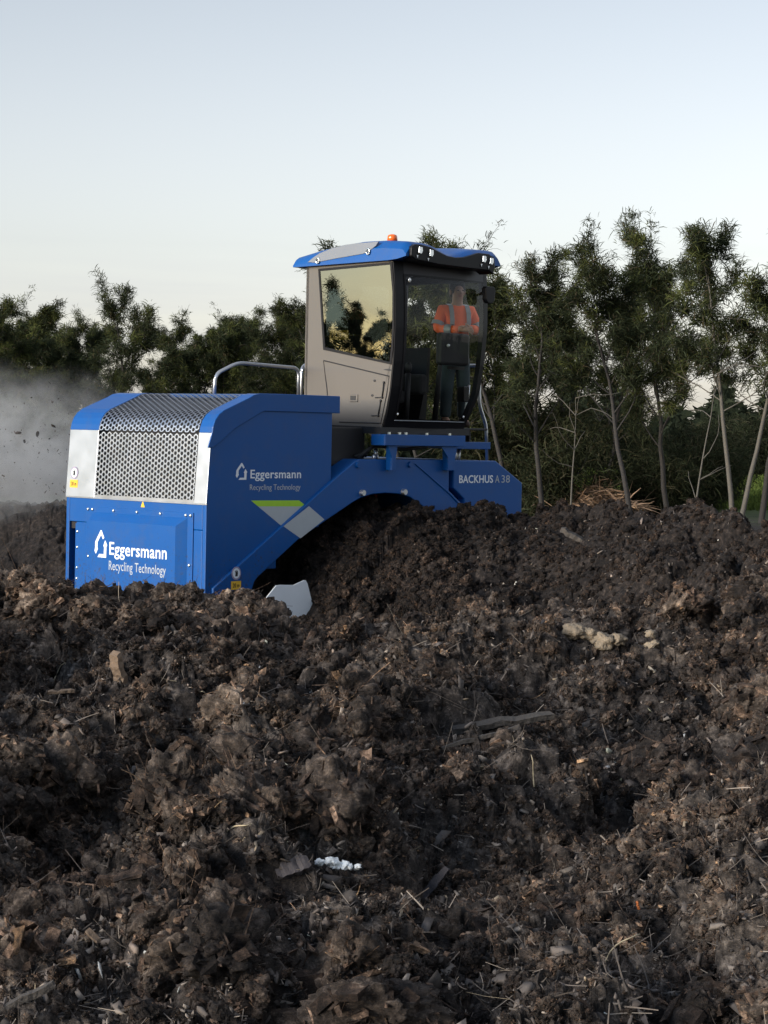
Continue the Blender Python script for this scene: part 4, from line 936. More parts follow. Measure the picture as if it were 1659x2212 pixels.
# mirror
mb = MB(); mb.prism_uz([(3.70, 3.555), (3.72, 3.575), (3.84, 3.575), (3.865, 3.55), (3.855, 3.43), (3.82, 3.395), (3.75, 3.395), (3.715, 3.43)], -0.33, -0.27); mb.tube([(3.80, -0.27, 3.5), (3.86, -0.12, 3.52)], 0.015, 6)
mb.build('mirror', M['frame'], cab_o, bevel=0.012)

# --- cab roof
nv_, nu_ = 40, 34
us = np.linspace(2.375, 3.90, nu_); vs = np.linspace(1.285, -0.36, nv_)
def roof_top(u, v):
    a = (u - 2.375) / 1.525; b = (1.285 - v) / 1.645
    side = np.interp(b, [0, 0.2, 0.4, 0.6, 0.8, 1.0], [3.845, 3.905, 3.952, 3.978, 3.978, 3.955])
    crown = 0.05 * math.sin(math.pi * a) * (1 - b) + 0.0
    dip = 0.105 * np.interp(b, [0, 0.45, 1], [0, 0.1, 1]) * math.exp(-((a - 0.50) / 0.155) ** 2)
    edge = -0.085 * (max(0, 1 - a / 0.07) ** 2 + max(0, (a - 0.93) / 0.07) ** 2)
    nose = -0.05 * max(0, (b - 0.955) / 0.045) ** 2 if b > 0.955 else 0
    return float(side + crown - dip + edge + nose)
V = []; F = []
for v in vs:
    for u in us: V.append((u, v, roof_top(u, v)))
nt_ = len(V)
for v in vs:
    for u in us:
        b = (1.285 - v) / 1.645; V.append((u, v, float(np.interp(b, [0, 0.85, 0.93, 1.0], [3.742, 3.765, 3.775, 3.80]))))
for j in range(nv_ - 1):
    for i in range(nu_ - 1):
        a = j * nu_ + i; F += [[a, a + nu_, a + nu_ + 1, a + 1], [nt_ + a, nt_ + a + 1, nt_ + a + nu_ + 1, nt_ + a + nu_]]
for i in range(nu_ - 1):
    F += [[i, i + 1, nt_ + i + 1, nt_ + i]]; a = (nv_ - 1) * nu_ + i; F += [[a + 1, a, nt_ + a, nt_ + a + 1]]
for j in range(nv_ - 1):
    a = j * nu_; F += [[a + nu_, a, nt_ + a, nt_ + a + nu_]]; a = j * nu_ + nu_ - 1; F += [[a, a + nu_, nt_ + a + nu_, nt_ + a]]
roof = MB().add(V, F).build('cab_roof', M['blue'], cab_o)
smooth(roof); md = roof.modifiers.new('edge', 'EDGE_SPLIT'); md.split_angle = R_(38)
# silver insert along the left side of the roof
def roof_edge(v): return roof_top(2.45, v)
ins = [(1.06, 3.80), (0.98, 3.845), (0.88, 3.89), (0.70, 3.935), (0.5, 3.962), (0.3, 3.972), (0.02, 3.975), (0.06, 3.93), (0.16, 3.875), (0.24, 3.855), (0.6, 3.825), (0.95, 3.79)]
MB().prism_vz([(v, z - 0.012) for v, z in ins], 2.368, 2.39).build('roof_side_insert', M['silver'], cab_o, bevel=0.004)
for v, z in ((0.90, 3.80), (0.165, 3.865)):
    mb = MB(); ring = [(2.362, v + 0.024 * math.cos(k * 0.5236), z + 0.030 * math.sin(k * 0.5236)) for k in range(13)]; mb.tube(ring, 0.009, 6); mb.build('lifting_eye', M['bolt'], cab_o, sm=True)
# black fascia in the roof front with lamps
fas = [(2.42, 3.80), (2.43, 3.895), (2.50, 3.928), (2.60, 3.93), (2.76, 3.915), (2.92, 3.875), (3.05, 3.845), (3.20, 3.838), (3.36, 3.852), (3.50, 3.885), (3.62, 3.915), (3.80, 3.915), (3.90, 3.88), (3.915, 3.78), (3.88, 3.70), (3.80, 3.735), (3.4, 3.735), (2.9, 3.74), (2.5, 3.765)]
sq = lambda u: 2.42 + (u - 2.42) * 0.905
fas = [(sq(u), z) for u, z in fas]
fascia = MB().prism_uz(fas, -0.395, -0.20).build('roof_fascia', M['frame'], cab_o, bevel=0.012)
for u, z in ((2.55, 3.868), (2.72, 3.850), (3.575, 3.852), (3.695, 3.838)):
    mb = MB(); mb.prism_uz([(u - 0.030, z - 0.030), (u + 0.012, z - 0.038), (u + 0.032, z - 0.01), (u + 0.026, z + 0.034), (u - 0.022, z + 0.036)], -0.412, -0.397); mb.build('work_light', M['lamp'], cab_o, bevel=0.004)
    MB().prism_uz([(u - 0.055, z - 0.055), (u - 0.03, z - 0.052), (u - 0.042, z - 0.085)], -0.405, -0.397).build('lamp_bracket', M['tube'], cab_o)
bz = roof_top(2.72, 0.15)
MB().tube([(2.72, 0.15, bz - 0.01), (2.72, 0.15, bz + 0.015)], 0.062, 16).build('beacon_base', M['frame'], cab_o)
MB().tube([(2.72, 0.15, bz + 0.012), (2.72, 0.15, bz + 0.06), (2.72, 0.15, bz + 0.078), (2.72, 0.15, bz + 0.086)], [0.056, 0.053, 0.044, 0.02], 16).build('beacon', M['amber'], cab_o, sm=True)

# ------------------------------------------------------------------ person in the right-hand doorway
def skin(name, nodes, edges, material, parent=None, root=0, sub=2):
    me = bpy.data.meshes.new(name); me.from_pydata([n[:3] for n in nodes], edges, []); me.update()
    o = link(name, me, material, parent)
    md = o.modifiers.new('skin', 'SKIN'); md.use_smooth_shade = True
    lay = me.skin_vertices[0].data
    for i, n in enumerate(nodes):
        r = n[3]; lay[i].radius = r if isinstance(r, tuple) else (r, r); lay[i].use_root = (i == root)
    ss = o.modifiers.new('subsurf', 'SUBSURF'); ss.levels = sub; ss.render_levels = sub
    return o
def world_uvz(u, v, z): 
    p = MO + DU * u + DV * v; return (p[0], p[1], z)
# person's own axes: x to the person's left, y forward (he faces the windscreen side, -v), z up; stands on the side step
pl = world_uvz(4.00, 0.34, 2.050)
person = empty('person', pl, MTH - R_(28), 'person in orange hi-vis shirt and dark trousers standing at the cab door, arms forward', 'person')
person.scale = (0.96, 0.96, 0.96)
# local frame equals the machine frame: x=u, -y = towards the windscreen
def arm(sx, hand):
    sh = (sx * 0.175, 0.0, 1.345); el = (sx * 0.265, -0.05, 1.120); wr = hand
    return sh, el, wr
Bn = [(0, 0, 0.88, (0.135, 0.10)), (0, -0.005, 1.02, (0.125, 0.095)), (0, -0.01, 1.18, (0.14, 0.10)), (0, 0, 1.32, (0.13, 0.085)), (0, -0.01, 1.42, 0.055), (0, -0.025, 1.49, (0.062, 0.07)), (0, -0.03, 1.57, (0.075, 0.092)), (0, -0.025, 1.645, (0.06, 0.075)),
      (0, -0.135, 1.55, 0.013)]
Be = [(0, 1), (1, 2), (2, 3), (3, 4), (4, 5), (5, 6), (6, 7), (6, 8)]
hands = {-1: (0.0, -0.27, 1.115), 1: (0.03, -0.24, 1.135)}
for sx in (-1, 1):
    sh, el, wr = arm(sx, (hands[sx][0] - sx * -0.05, hands[sx][1], hands[sx][2]))
    b = len(Bn); Bn += [(*sh, 0.058), (*el, 0.042), (*wr, 0.026)]
    d = Vector((-sx * 0.085, -0.02, 0.0)); pm = Vector(wr) + d * 0.8
    Bn.append((*pm, (0.034, 0.018)))
    Be += [(3, b), (b, b + 1), (b + 1, b + 2), (b + 2, b + 3)]
    for k, (oz, ln) in enumerate(((0.027, 0.07), (0.010, 0.08), (-0.008, 0.074), (-0.026, 0.058))):
        c = len(Bn); q = pm + Vector((-sx * 0.03, -0.012, oz)); Bn += [(*q, 0.0095), (q.x - sx * ln * 0.5, q.y + 0.004, q.z - 0.008, 0.0085), (q.x - sx * ln * 0.8, q.y + 0.03, q.z - 0.022, 0.0075)]
        Be += [(b + 3, c), (c, c + 1), (c + 1, c + 2)]
    c = len(Bn); Bn += [(wr[0] - sx * 0.03, wr[1] - 0.01, wr[2] + 0.035, 0.011), (wr[0] - sx * 0.07, wr[1] - 0.02, wr[2] + 0.055, 0.009)]; Be += [(b + 2, c), (c, c + 1)]
for sx in (-1, 1):
    b = len(Bn); Bn += [(sx * 0.095, 0, 0.80, 0.085), (sx * 0.105, -0.02, 0.47, 0.058), (sx * 0.11, 0.01, 0.10, 0.042), (sx * 0.115, -0.12, 0.045, 0.04)]; Be += [(0, b), (b, b + 1), (b + 1, b + 2), (b + 2, b + 3)]
body = skin('body', Bn, Be, M['skin'], person)
Sn = [(0, 0, 0.86, (0.162, 0.125)), (0, -0.005, 1.02, (0.158, 0.122)), (0, -0.01, 1.18, (0.17, 0.128)), (0, 0, 1.32, (0.16, 0.108)), (0, -0.005, 1.405, (0.075, 0.075))]
Se = [(0, 1), (1, 2), (2, 3), (3, 4)]
for sx in (-1, 1):
    sh, el, wr = arm(sx, (hands[sx][0] - sx * -0.05, hands[sx][1], hands[sx][2]))
    m1 = tuple((Vector(sh) + Vector(el)) / 2); m2 = tuple(Vector(el).lerp(Vector(wr), 0.98))
    b = len(Sn); Sn += [(*sh, 0.080), (*m1, 0.068), (*el, 0.064), (*m2, 0.052)]; Se += [(3, b), (b, b + 1), (b + 1, b + 2), (b + 2, b + 3)]
skin('shirt', Sn, Se, M['orange'], person)
def band(name, p, q, r):
    return MB().tube([p, q], r, 20, caps=False).build(name, M['tape'], person, sm=True)
for sx in (-1, 1):
    sh, el, wr = arm(sx, (hands[sx][0] - sx * -0.05, hands[sx][1], hands[sx][2])); sh, el, wr = map(Vector, (sh, el, wr))
    band('sleeve_band', sh.lerp(el, 0.62), sh.lerp(el, 0.82), 0.074)
    band('sleeve_band', el.lerp(wr, 0.35 if sx > 0 else 0.40), el.lerp(wr, 0.52 if sx > 0 else 0.68), 0.0645)
    pts = [(sx * 0.10, -0.132, 1.14), (sx * 0.102, -0.140, 1.22), (sx * 0.104, -0.122, 1.32), (sx * 0.100, -0.07, 1.405), (sx * 0.10, 0.02, 1.425), (sx * 0.10, 0.10, 1.36)]
    mb = MB(); V = []; 
    for p in pts: V += [(p[0] - 0.027, p[1] - 0.006, p[2]), (p[0] + 0.027, p[1] - 0.006, p[2])]
    mb.add(V, [[2 * i, 2 * i + 1, 2 * i + 3, 2 * i + 2] for i in range(len(pts) - 1)])
    o = mb.build('shoulder_tape', M['tape'], person); md = o.modifiers.new('solid', 'SOLIDIFY'); md.thickness = 0.006
Tn = [(0, 0.0, 0.90, (0.158, 0.12)), (0, 0, 0.82, (0.15, 0.12))]; Te = [(0, 1)]
for sx in (-1, 1):
    b = len(Tn); Tn += [(sx * 0.088, 0, 0.72, 0.098), (sx * 0.102, -0.02, 0.47, 0.080), (sx * 0.108, 0.0, 0.26, 0.072), (sx * 0.11, 0.01, 0.10, 0.074)]; Te += [(1, b), (b, b + 1), (b + 1, b + 2), (b + 2, b + 3)]
skin('trousers', Tn, Te, M['trouser'], person)
for sx in (-1, 1):
    skin('boot', [(sx * 0.11, 0.02, 0.14, 0.058), (sx * 0.11, 0.02, 0.05, 0.056), (sx * 0.113, -0.07, 0.045, (0.052, 0.045)), (sx * 0.116, -0.15, 0.038, (0.048, 0.036))], [(0, 1), (1, 2), (2, 3)], M['boot'], person)
mb = MB(); mb.sphere((0, -0.012, 1.615), (0.092, 0.108, 0.095), 16, 12); hair = mb.build('hair', M['hair'], person, sm=True)
for v_ in hair.data.vertices:
    if v_.co.y < -0.06 and v_.co.z < 1.64: v_.co.y = -0.06 + (v_.co.y + 0.06) * 0.1
for sx in (-1, 1):
    MB().sphere((sx * 0.031, -0.118, 1.575), (0.012, 0.008, 0.007), 8, 6).build('eye', M['hair'], person, sm=True)
    MB().sphere((sx * 0.083, -0.02, 1.56), (0.012, 0.022, 0.032), 8, 6).build('ear', M['skin'], person, sm=True)
MB().sphere((0, -0.108, 1.512), (0.026, 0.012, 0.006), 8, 6).build('mouth', mat('lips', (0.30, 0.10, 0.08), 0.5), person, sm=True)

# ------------------------------------------------------------------ trees
def tubes_np(paths, n=6):
    Vs, Fs = [], []; b = 0
    for P, r in paths:
        P = np.asarray(P, float); r = np.asarray(r, float); k = len(P)
        T = np.gradient(P, axis=0); T /= np.linalg.norm(T, axis=1)[:, None] + 1e-9
        A = np.cross(T, np.array([0.3, 0.8, 0.1])); A /= np.linalg.norm(A, axis=1)[:, None] + 1e-9; B = np.cross(T, A)
        an = np.arange(n) * 2 * math.pi / n
        V = P[:, None] + (A[:, None] * np.cos(an)[None, :, None] + B[:, None] * np.sin(an)[None, :, None]) * r[:, None, None]
        q = []
        for i in range(k - 1):
            for j in range(n): q.append([b + i * n + j, b + i * n + (j + 1) % n, b + (i + 1) * n + (j + 1) % n, b + (i + 1) * n + j])
        Vs.append(V.reshape(-1, 3)); Fs.append(np.array(q)); b += k * n
    return np.concatenate(Vs), np.concatenate(Fs)
def needles(base, dirs, ln, wid, rg, droop=0.25):
    n = len(base); d = dirs / (np.linalg.norm(dirs, axis=1)[:, None] + 1e-9)
    w = np.cross(d, rg.normal(size=(n, 3))); w /= np.linalg.norm(w, axis=1)[:, None] + 1e-9
    m = base + d * (ln * 0.55)[:, None]; e = base + d * ln[:, None] + np.array([0, 0, -1.0]) * (ln * droop)[:, None]
    V = np.stack([base - w * wid[:, None] * .5, base + w * wid[:, None] * .5, m - w * wid[:, None] * .6, m + w * wid[:, None] * .6, e - w * wid[:, None] * .15, e + w * wid[:, None] * .15], 1)
    F = np.array([[0, 1, 3, 2], [2, 3, 5, 4]])[None] + (np.arange(n) * 6)[:, None, None]
    return V.reshape(-1, 3), F.reshape(-1, 4)
def leaf_mat(name, c0, c1):
    m = bpy.data.materials.new(name); m.use_nodes = True; nt = m.node_tree; nt.nodes.clear()
    N = nt.nodes.new; LK = nt.links.new
    o = N('ShaderNodeOutputMaterial'); d = N('ShaderNodeBsdfDiffuse'); t = N('ShaderNodeBsdfTranslucent'); mx = N('ShaderNodeMixShader'); mx.inputs[0].default_value = 0.28
    at = N('ShaderNodeAttribute'); at.attribute_name = 'col'
    oi = N('ShaderNodeObjectInfo'); hs = N('ShaderNodeHueSaturation'); mr = N('ShaderNodeMapRange'); mr.inputs['To Min'].default_value = 0.75; mr.inputs['To Max'].default_value = 1.25
    LK(oi.outputs['Random'], mr.inputs['Value']); LK(mr.outputs[0], hs.inputs['Value']); LK(at.outputs['Color'], hs.inputs['Color'])
    LK(hs.outputs[0], d.inputs['Color']); LK(hs.outputs[0], t.inputs['Color']); LK(d.outputs[0], mx.inputs[1]); LK(t.outputs[0], mx.inputs[2]); LK(mx.outputs[0], o.inputs['Surface'])
    return m
M['leaf'] = leaf_mat('needle_foliage', None, None)
M['bark'] = mat('grey_bark', (0.026, 0.023, 0.021), 0.9, 0, 0.35, 9.0, bump=0.6, bscale=30)
M['palebark'] = mat('pale_bark', (0.085, 0.076, 0.062), 0.85, 0, 0.25, 9.0, bump=0.4, bscale=30)

def limb_path(rg, p0, d0, L_, k=7, up=0.25, wob=0.12):
    pts = [np.array(p0)]; d = np.array(d0, float)
    for i in range(k - 1):
        d = d + rg.normal(size=3) * wob + np.array([0, 0, up / k]); d /= np.linalg.norm(d); pts.append(pts[-1] + d * L_ / (k - 1))
    return np.array(pts)
def tree_mesh(seed, H, base=0.3, spread=0.30, nl=16, strands=11000, green=0.3, twin=False, droop=0.22, dense=1.0):
    rg = np.random.default_rng(seed); paths = []; tuft_p = []; tuft_d = []
    trunks = [limb_path(rg, (0, 0, -0.3), (0, 0, 1), H * 0.96 + 0.3, 12, 0.35, 0.085)]
    if twin: trunks = [limb_path(rg, (0, 0, -0.3), (-0.02, 0, 1), H * 0.95 + 0.3, 12, 0.3, 0.03), limb_path(rg, (0.05, 0, -0.3), (0.15, 0.05, 1), H * 0.9 + 0.3, 12, 0.5, 0.04)]
    for T in trunks:
        r0 = 0.0098 * H * (0.8 if twin else 1); rr = r0 * (1 - np.linspace(0, 1, len(T))) ** 0.8 + 0.008; paths.append((T, rr))
        hz = T[:, 2]
        for i in range(nl):
            f = base + (0.98 - base) * ((i + rg.random() * 0.8) / nl); h = f * H
            p = np.array([np.interp(h, hz, T[:, a]) for a in range(3)])
            az = i * 2.4 + rg.normal() * 0.4; el = R_(25 + 45 * f + rg.normal() * 10)
            L1 = H * spread * (1.05 - 0.52 * f) * rg.uniform(0.65, 1.25)
            B = limb_path(rg, p, (math.cos(az) * math.cos(el), math.sin(az) * math.cos(el), math.sin(el)), L1, 7, 0.5, 0.14)
            rb = max(0.012, r0 * 0.42 * (1 - 0.6 * f)); paths.append((B, rb * (1 - 0.85 * np.linspace(0, 1, 7))))
            nsub = rg.integers(4, 8)
            for s in range(nsub):
                g = rg.uniform(0.45, 1.0); pb = B[min(6, int(g * 6))]; db = B[-1] - B[0]; db = db / np.linalg.norm(db) + rg.normal(size=3) * 0.55 + np.array([0, 0, 0.15])
                db /= np.linalg.norm(db); L2 = L1 * rg.uniform(0.22, 0.48)
                S = limb_path(rg, pb, db, L2, 5, 0.25, 0.16); paths.append((S, rb * 0.35 * (1 - 0.8 * np.linspace(0, 1, 5)) + 0.003))
                for k in range(5):
                    if rg.random() < 0.86: tuft_p.append(S[k] + rg.normal(size=3) * 0.03); tuft_d.append(S[-1] - S[0] + np.array([0, 0, 0.1 * L2]))
            for k in (5, 6): tuft_p.append(B[k]); tuft_d.append(B[-1] - B[2])
    tp = np.array(tuft_p); td = np.array(tuft_d); td /= np.linalg.norm(td, axis=1)[:, None]
    w = rg.random(len(tp)) ** 4.0 + 0.02; w /= w.sum(); ch = rg.choice(len(tp), strands, p=w)
    bp = tp[ch] + rg.normal(size=(strands, 3)) * (0.022 * H) * 0.6
    dd = td[ch] * 0.7 + rg.normal(size=(strands, 3)) * 0.75 + np.array([0, 0, 0.15])
    ln = rg.uniform(0.10, 0.32, strands) * (H / 7.5) ** 0.5; wd = rg.uniform(0.008, 0.020, strands)
    V, F = needles(bp, dd, ln, wd, rg, droop)
    tc = rg.random(len(tp)) ; c = np.where((tc[ch] < green)[:, None], np.array([0.072, 0.082, 0.030]), np.array([0.038, 0.046, 0.025])) * rg.uniform(0.6, 1.45, (strands, 1))
    c[rg.random(strands) < 0.06] = (0.085, 0.070, 0.045)
    me = fast_mesh('crown', V, F); set_col(me, np.repeat(c, 6, 0)); me.materials.append(M['leaf'])
    V, F = tubes_np(paths); tm = fast_mesh('trunk', V, F); tm.materials.append(M['palebark'] if twin else M['bark'])
    tm.polygons.foreach_set('use_smooth', np.ones(len(tm.polygons), dtype=bool))
    return tm, me
def at_px(px, Y): return (Y * (px - 829.5 + 2) / 4500, Y)
TV = {'tall': [tree_mesh(11, 7.0, 0.34, 0.43, 18, 25000, 0.35), tree_mesh(12, 7.0, 0.30, 0.46, 20, 26000, 0.3), tree_mesh(13, 7.0, 0.40, 0.40, 17, 21000, 0.25)],
      'open': [tree_mesh(21, 7.0, 0.32, 0.32, 18, 15000, 0.15), tree_mesh(22, 7.0, 0.36, 0.36, 16, 15000, 0.2)],
      'low': [tree_mesh(31, 5.0, 0.10, 0.50, 18, 32000, 0.3), tree_mesh(32, 5.0, 0.14, 0.46, 17, 30000, 0.4), tree_mesh(33, 5.0, 0.10, 0.44, 19, 33000, 0.25)],
      'twin': [tree_mesh(41, 7.0, 0.40, 0.32, 15, 23000, 0.25, True)]}
def top_of(m):
    z = np.empty(len(m.vertices) * 3, dtype=np.float32); m.vertices.foreach_get('co', z); return float(np.percentile(z[2::3], 98.3))
TH_ = {kk: [top_of(c) for t_, c in vv] for kk, vv in TV.items()}
def place_tree(kind, k, px, Y, top_y, rz, label, name='feathery_tree', group='trees behind the heaps', base_z=0.0, sxy=1.18):
    x, y = at_px(px, Y); ztop = HC + Y * (horizon(px) - top_y) / 4500; h = ztop - base_z; s = h / TH_[kind][k % len(TV[kind])]
    r = empty(name, (x, y, base_z), R_(rz), label, 'tree', group); r.scale = (s * sxy, s * sxy, s)
    tm, cm = TV[kind][k % len(TV[kind])]
    link('trunk', tm, None, r); link('crown', cm, None, r)
    return r
# right-hand stand, left to right
for a in [('low', 0, 1062, 56, 560, 20, 'dark feathery tree half hidden behind the right edge of the cab'),
          ('tall', 0, 1092, 50, 538, 75, 'dark tree with thin leaning stems just right of the cab'),
          ('open', 0, 1168, 48, 560, 200, 'slender dark tree with an upright stem right of the handrail'),
          ('open', 1, 1215, 58, 590, 110, 'small crowned tree standing back between the handrail and the open-branched tree', ),
          ('open', 0, 1290, 52, 585, 300, 'loose tree with a green tuft of crown left of the open-branched tree'),
          ('open', 1, 1361, 45, 535, 40, 'open-branched tree with a pale straight trunk and bright sky behind its limbs'),
          ('tall', 1, 1440, 50, 512, 150, 'broad dense tree with the greenish crown right of the open-branched tree'),
          ('twin', 0, 1583, 44, 500, 0, 'tall tree with two pale trunks splitting in a V near the right edge'),
          ('tall', 0, 1640, 49, 492, 250, 'tall dense tree at the right edge of the photo'),
          ('tall', 2, 1730, 47, 505, 30, 'dense tree cut off by the right edge of the photo')]:
    place_tree(*a)
# left-hand row, farther off
for a in [('low', 1, -40, 66, 668, 10, 'leafy tree cut off by the left edge of the photo'),
          ('tall', 0, 14, 62, 652, 140, 'tall bushy tree at the left edge above the steam'),
          ('tall', 2, 44, 68, 690, 33, 'narrow tree standing back between the two leftmost bushy trees'),
          ('low', 1, 155, 68, 712, 77, 'bushy tree filling the gap left of the tallest left-hand tree'),
          ('low', 0, 75, 70, 695, 60, 'round dark tree low behind the steam, second from the left edge'),
          ('low', 2, 132, 64, 722, 250, 'low dark tree with ragged tips left of the tallest left-hand tree'),
          ('low', 1, 188, 72, 700, 190, 'small tree tucked against the left side of the tallest left-hand tree'),
          ('open', 1, 262, 58, 618, 320, 'tallest tree of the left row with an open crown and visible trunk'),
          ('tall', 2, 318, 66, 690, 80, 'dense dark tree right beside the tallest left-hand tree'),
          ('low', 1, 372, 64, 700, 35, 'spreading tree between the tallest left-hand tree and the hood handrail'),
          ('tall', 0, 440, 70, 680, 270, 'pointed tree rising left of the hood handrail'),
          ('low', 0, 500, 66, 722, 120, 'round tree directly behind the left end of the hood handrail'),
          ('low', 2, 560, 68, 705, 200, 'bushy tree behind the middle of the hood handrail'),
          ('tall', 1, 612, 63, 668, 15, 'tree behind the right end of the hood handrail beside the cab'),
          ('tall', 2, 660, 60, 632, 100, 'tree showing a thin crown strip against the tan left wall of the cab'),
          ('low', 1, 740, 66, 690, 180, 'tree hidden mostly behind the tan cab wall'),
          ('tall', 0, 905, 58, 600, 60, 'dark tree seen through the windscreen left of the person'),
          ('low', 1, 880, 52, 572, 210, 'dense tree seen through the left part of the windscreen'),
          ('low', 2, 985, 54, 590, 140, 'dark tree seen through the windscreen behind the person')]:
    place_tree(*a)

# undergrowth on the right: wispy bushes
def bush_mesh(seed, H=3.0, strands=9000):
    rg = np.random.default_rng(seed); paths = []; tp = []; td = []
    for i in range(14):
        az = rg.uniform(0, 6.28); el = R_(rg.uniform(45, 85)); S = limb_path(rg, (rg.normal() * .25, rg.normal() * .25, -0.1), (math.cos(az) * math.cos(el), math.sin(az) * math.cos(el), math.sin(el)), H * rg.uniform(0.6, 1.0), 8, 0.2, 0.14)
        paths.append((S, 0.022 * (1 - 0.85 * np.linspace(0, 1, 8))))
        for k in range(1, 8): tp.append(S[k]); td.append(S[-1] - S[0])
    tp = np.array(tp); td = np.array(td); td /= np.linalg.norm(td, axis=1)[:, None]
    ch = rg.integers(0, len(tp), strands); bp = tp[ch] + rg.normal(size=(strands, 3)) * np.array([0.22, 0.22, 0.16])
    V, F = needles(bp, td[ch] * 0.6 + rg.normal(size=(strands, 3)) * 0.6, rg.uniform(0.15, 0.5, strands), rg.uniform(0.014, 0.03, strands), rg, 0.35)
    c = np.array([0.036, 0.042, 0.023]) * rg.uniform(0.5, 1.5, (strands, 1)); c[rg.random(strands) < 0.2] = (0.062, 0.058, 0.036)
    me = fast_mesh('foliage', V, F); set_col(me, np.repeat(c, 6, 0)); me.materials.append(M['leaf'])
    V, F = tubes_np(paths, 5); tm = fast_mesh('stem', V, F); tm.materials.append(M['bark'])
    return tm, me
BV = [bush_mesh(s) for s in (51, 52, 53)]
for k, (px, Y, h, lb) in enumerate([(1075, 53, 3.2, 'dark bush behind the lettered end of the blue machine'), (1130, 57, 2.6, 'dark bush just right of the lettered end of the blue machine'), (1190, 50, 2.3, 'wispy bush under the slender dark tree'),
                      (1240, 86, 3.4, 'tall dark bush behind the bare sapling nearest the machine'), (1300, 88, 3.4, 'dark bush behind the tan brush heap'), (1392, 52, 2.2, 'low wispy bush at the foot of the pale straight trunk'),
                      (1430, 60, 2.5, 'dark bush right of the pale straight trunk'), (1492, 56, 2.1, 'dull bush around the middle bare sapling'), (1540, 60, 2.2, 'dark bush left of the V-shaped trunks'), (1612, 84, 3.0, 'low bush right of the V-shaped trunks'), (1672, 82, 3.0, 'bush at the right edge of the photo'),
                      (60, 58, 2.6, 'dark bush low behind the steam near the left edge'), (150, 60, 2.5, 'dark bush behind the steam beside the stainless grille'), (-20, 56, 2.7, 'dark bush cut off by the left edge')]):
    x, y = at_px(px, Y); r = empty('bush', (x, y, 0), R_(67 * k), lb, 'bush', 'bushes under the trees'); s = h / 3.0; r.scale = (s * 1.2, s * 1.2, s)
    tm, cm = BV[k % 3]; link('stem', tm, None, r); link('foliage', cm, None, r)

# grass on the rising ground behind the stand
rg = np.random.default_rng(29); n = 30000; px = rg.uniform(1150, 1850, n); Yd = rg.uniform(57, 92, n); P = np.stack([Yd * (px - 829.5) / 4500, Yd, np.clip((Yd - 56) * 0.016, 0, 1.2)], 1)
V, F = needles(P, rg.normal(size=(n, 3)) * np.array([0.5, 0.5, 0.2]) + np.array([0, 0, 1.0]), rg.uniform(0.1, 0.35, n), rg.uniform(0.02, 0.05, n), rg, 0.15)
me = fast_mesh('grass', V, F); set_col(me, np.repeat(np.array([0.095, 0.125, 0.032]) * rg.uniform(0.5, 1.5, (n, 1)), 6, 0))
o = link('grass', me, M['leaf']); tag(o, 'bright green grass on the rising ground behind the right-hand trees', 'grass', kind='stuff')

# bare saplings
for k, (px, Y, h, lb) in enumerate([(1228, 42, 2.6, 'thin bare sapling left of the tan brush heap'), (1497, 40, 3.1, 'pale bare sapling with arching twigs between the pale trunk and the V-shaped trunks'), (1285, 60, 2.6, 'thin bare sapling behind the tan brush heap')]):
    rg = np.random.default_rng(80 + k); T = limb_path(rg, (0, 0, -0.2), (0.02, 0, 1), h + 0.2, 9, 0.2, 0.05)
    x, y = at_px(px, Y); r = empty('bare_sapling', (x, y, 0.15), 0, lb, 'sapling', 'bare saplings')
    V, F = tubes_np([(T, 0.024 * (1 - 0.8 * np.linspace(0, 1, 9)))]); o = link('trunk', fast_mesh('trunk', V, F), M['palebark'], r)
    tw = []
    for i in range(9):
        p = T[rg.integers(2, 9)]; az = rg.uniform(0, 6.28); tw.append((limb_path(rg, p, (math.cos(az), math.sin(az) * .6, 0.7), rg.uniform(0.5, 1.2), 6, -0.5, 0.16), 0.007 * (1 - 0.8 * np.linspace(0, 1, 6)) + 0.003))
    V, F = tubes_np(tw, 5); link('twigs', fast_mesh('twigs', V, F), M['palebark'], r)

# tan brush heap under the trees
rg = np.random.default_rng(9); n = 1500
x, y = at_px(1285, 50)
b = rg.normal(size=(n, 3)) * np.array([0.45, 0.3, 0.0]); b[:, 2] = np.maximum(0, 0.55 * np.exp(-(b[:, 0] / 0.5) ** 2 - (b[:, 1] / 0.35) ** 2) * rg.random(n) ** .5)
V, F = needles(b, rg.normal(size=(n, 3)) * np.array([1, 1, 0.35]), rg.uniform(0.2, 0.7, n), rg.uniform(0.012, 0.03, n), rg, 0.1)
me = fast_mesh('brush_heap', V, F); set_col(me, np.repeat(np.array([0.26, 0.17, 0.11]) * rg.uniform(0.5, 1.4, (n, 1)), 6, 0))
o = link('brush_heap', me, M['debris']); o.location = (x, y, 0.3); tag(o, 'heap of tan dry brushwood under the trees right of the machine', 'brush heap')

# far-off wood beyond the stand
rg = np.random.default_rng(19); n = 60000
px = rg.uniform(-300, 2000, n); Yd = rg.uniform(85, 130, n); hh = 2.4 + 0.8 * np.sin(px * 0.021) + 0.7 * np.sin(px * 0.057 + 1) + 0.4 * np.sin(px * 0.13)
hh = np.where(px < 1050, hh * 0.75, hh)
bz = hh * rg.random(n) ** 0.75 + np.clip((Yd - 56) * 0.016, 0, 1.2)
P = np.stack([Yd * (px - 829.5) / 4500, Yd, bz], 1)
V, F = needles(P, rg.normal(size=(n, 3)), rg.uniform(0.3, 0.9, n), rg.uniform(0.06, 0.16, n), rg, 0.2)
me = fast_mesh('far_wood', V, F); c = np.array([0.034, 0.042, 0.026]) * rg.uniform(0.6, 1.4, (n, 1)); set_col(me, np.repeat(c, 6, 0))
o = link('far_wood', me, M['leaf']); tag(o, 'far-off dark wood behind the nearer trees', 'wood', kind='stuff')

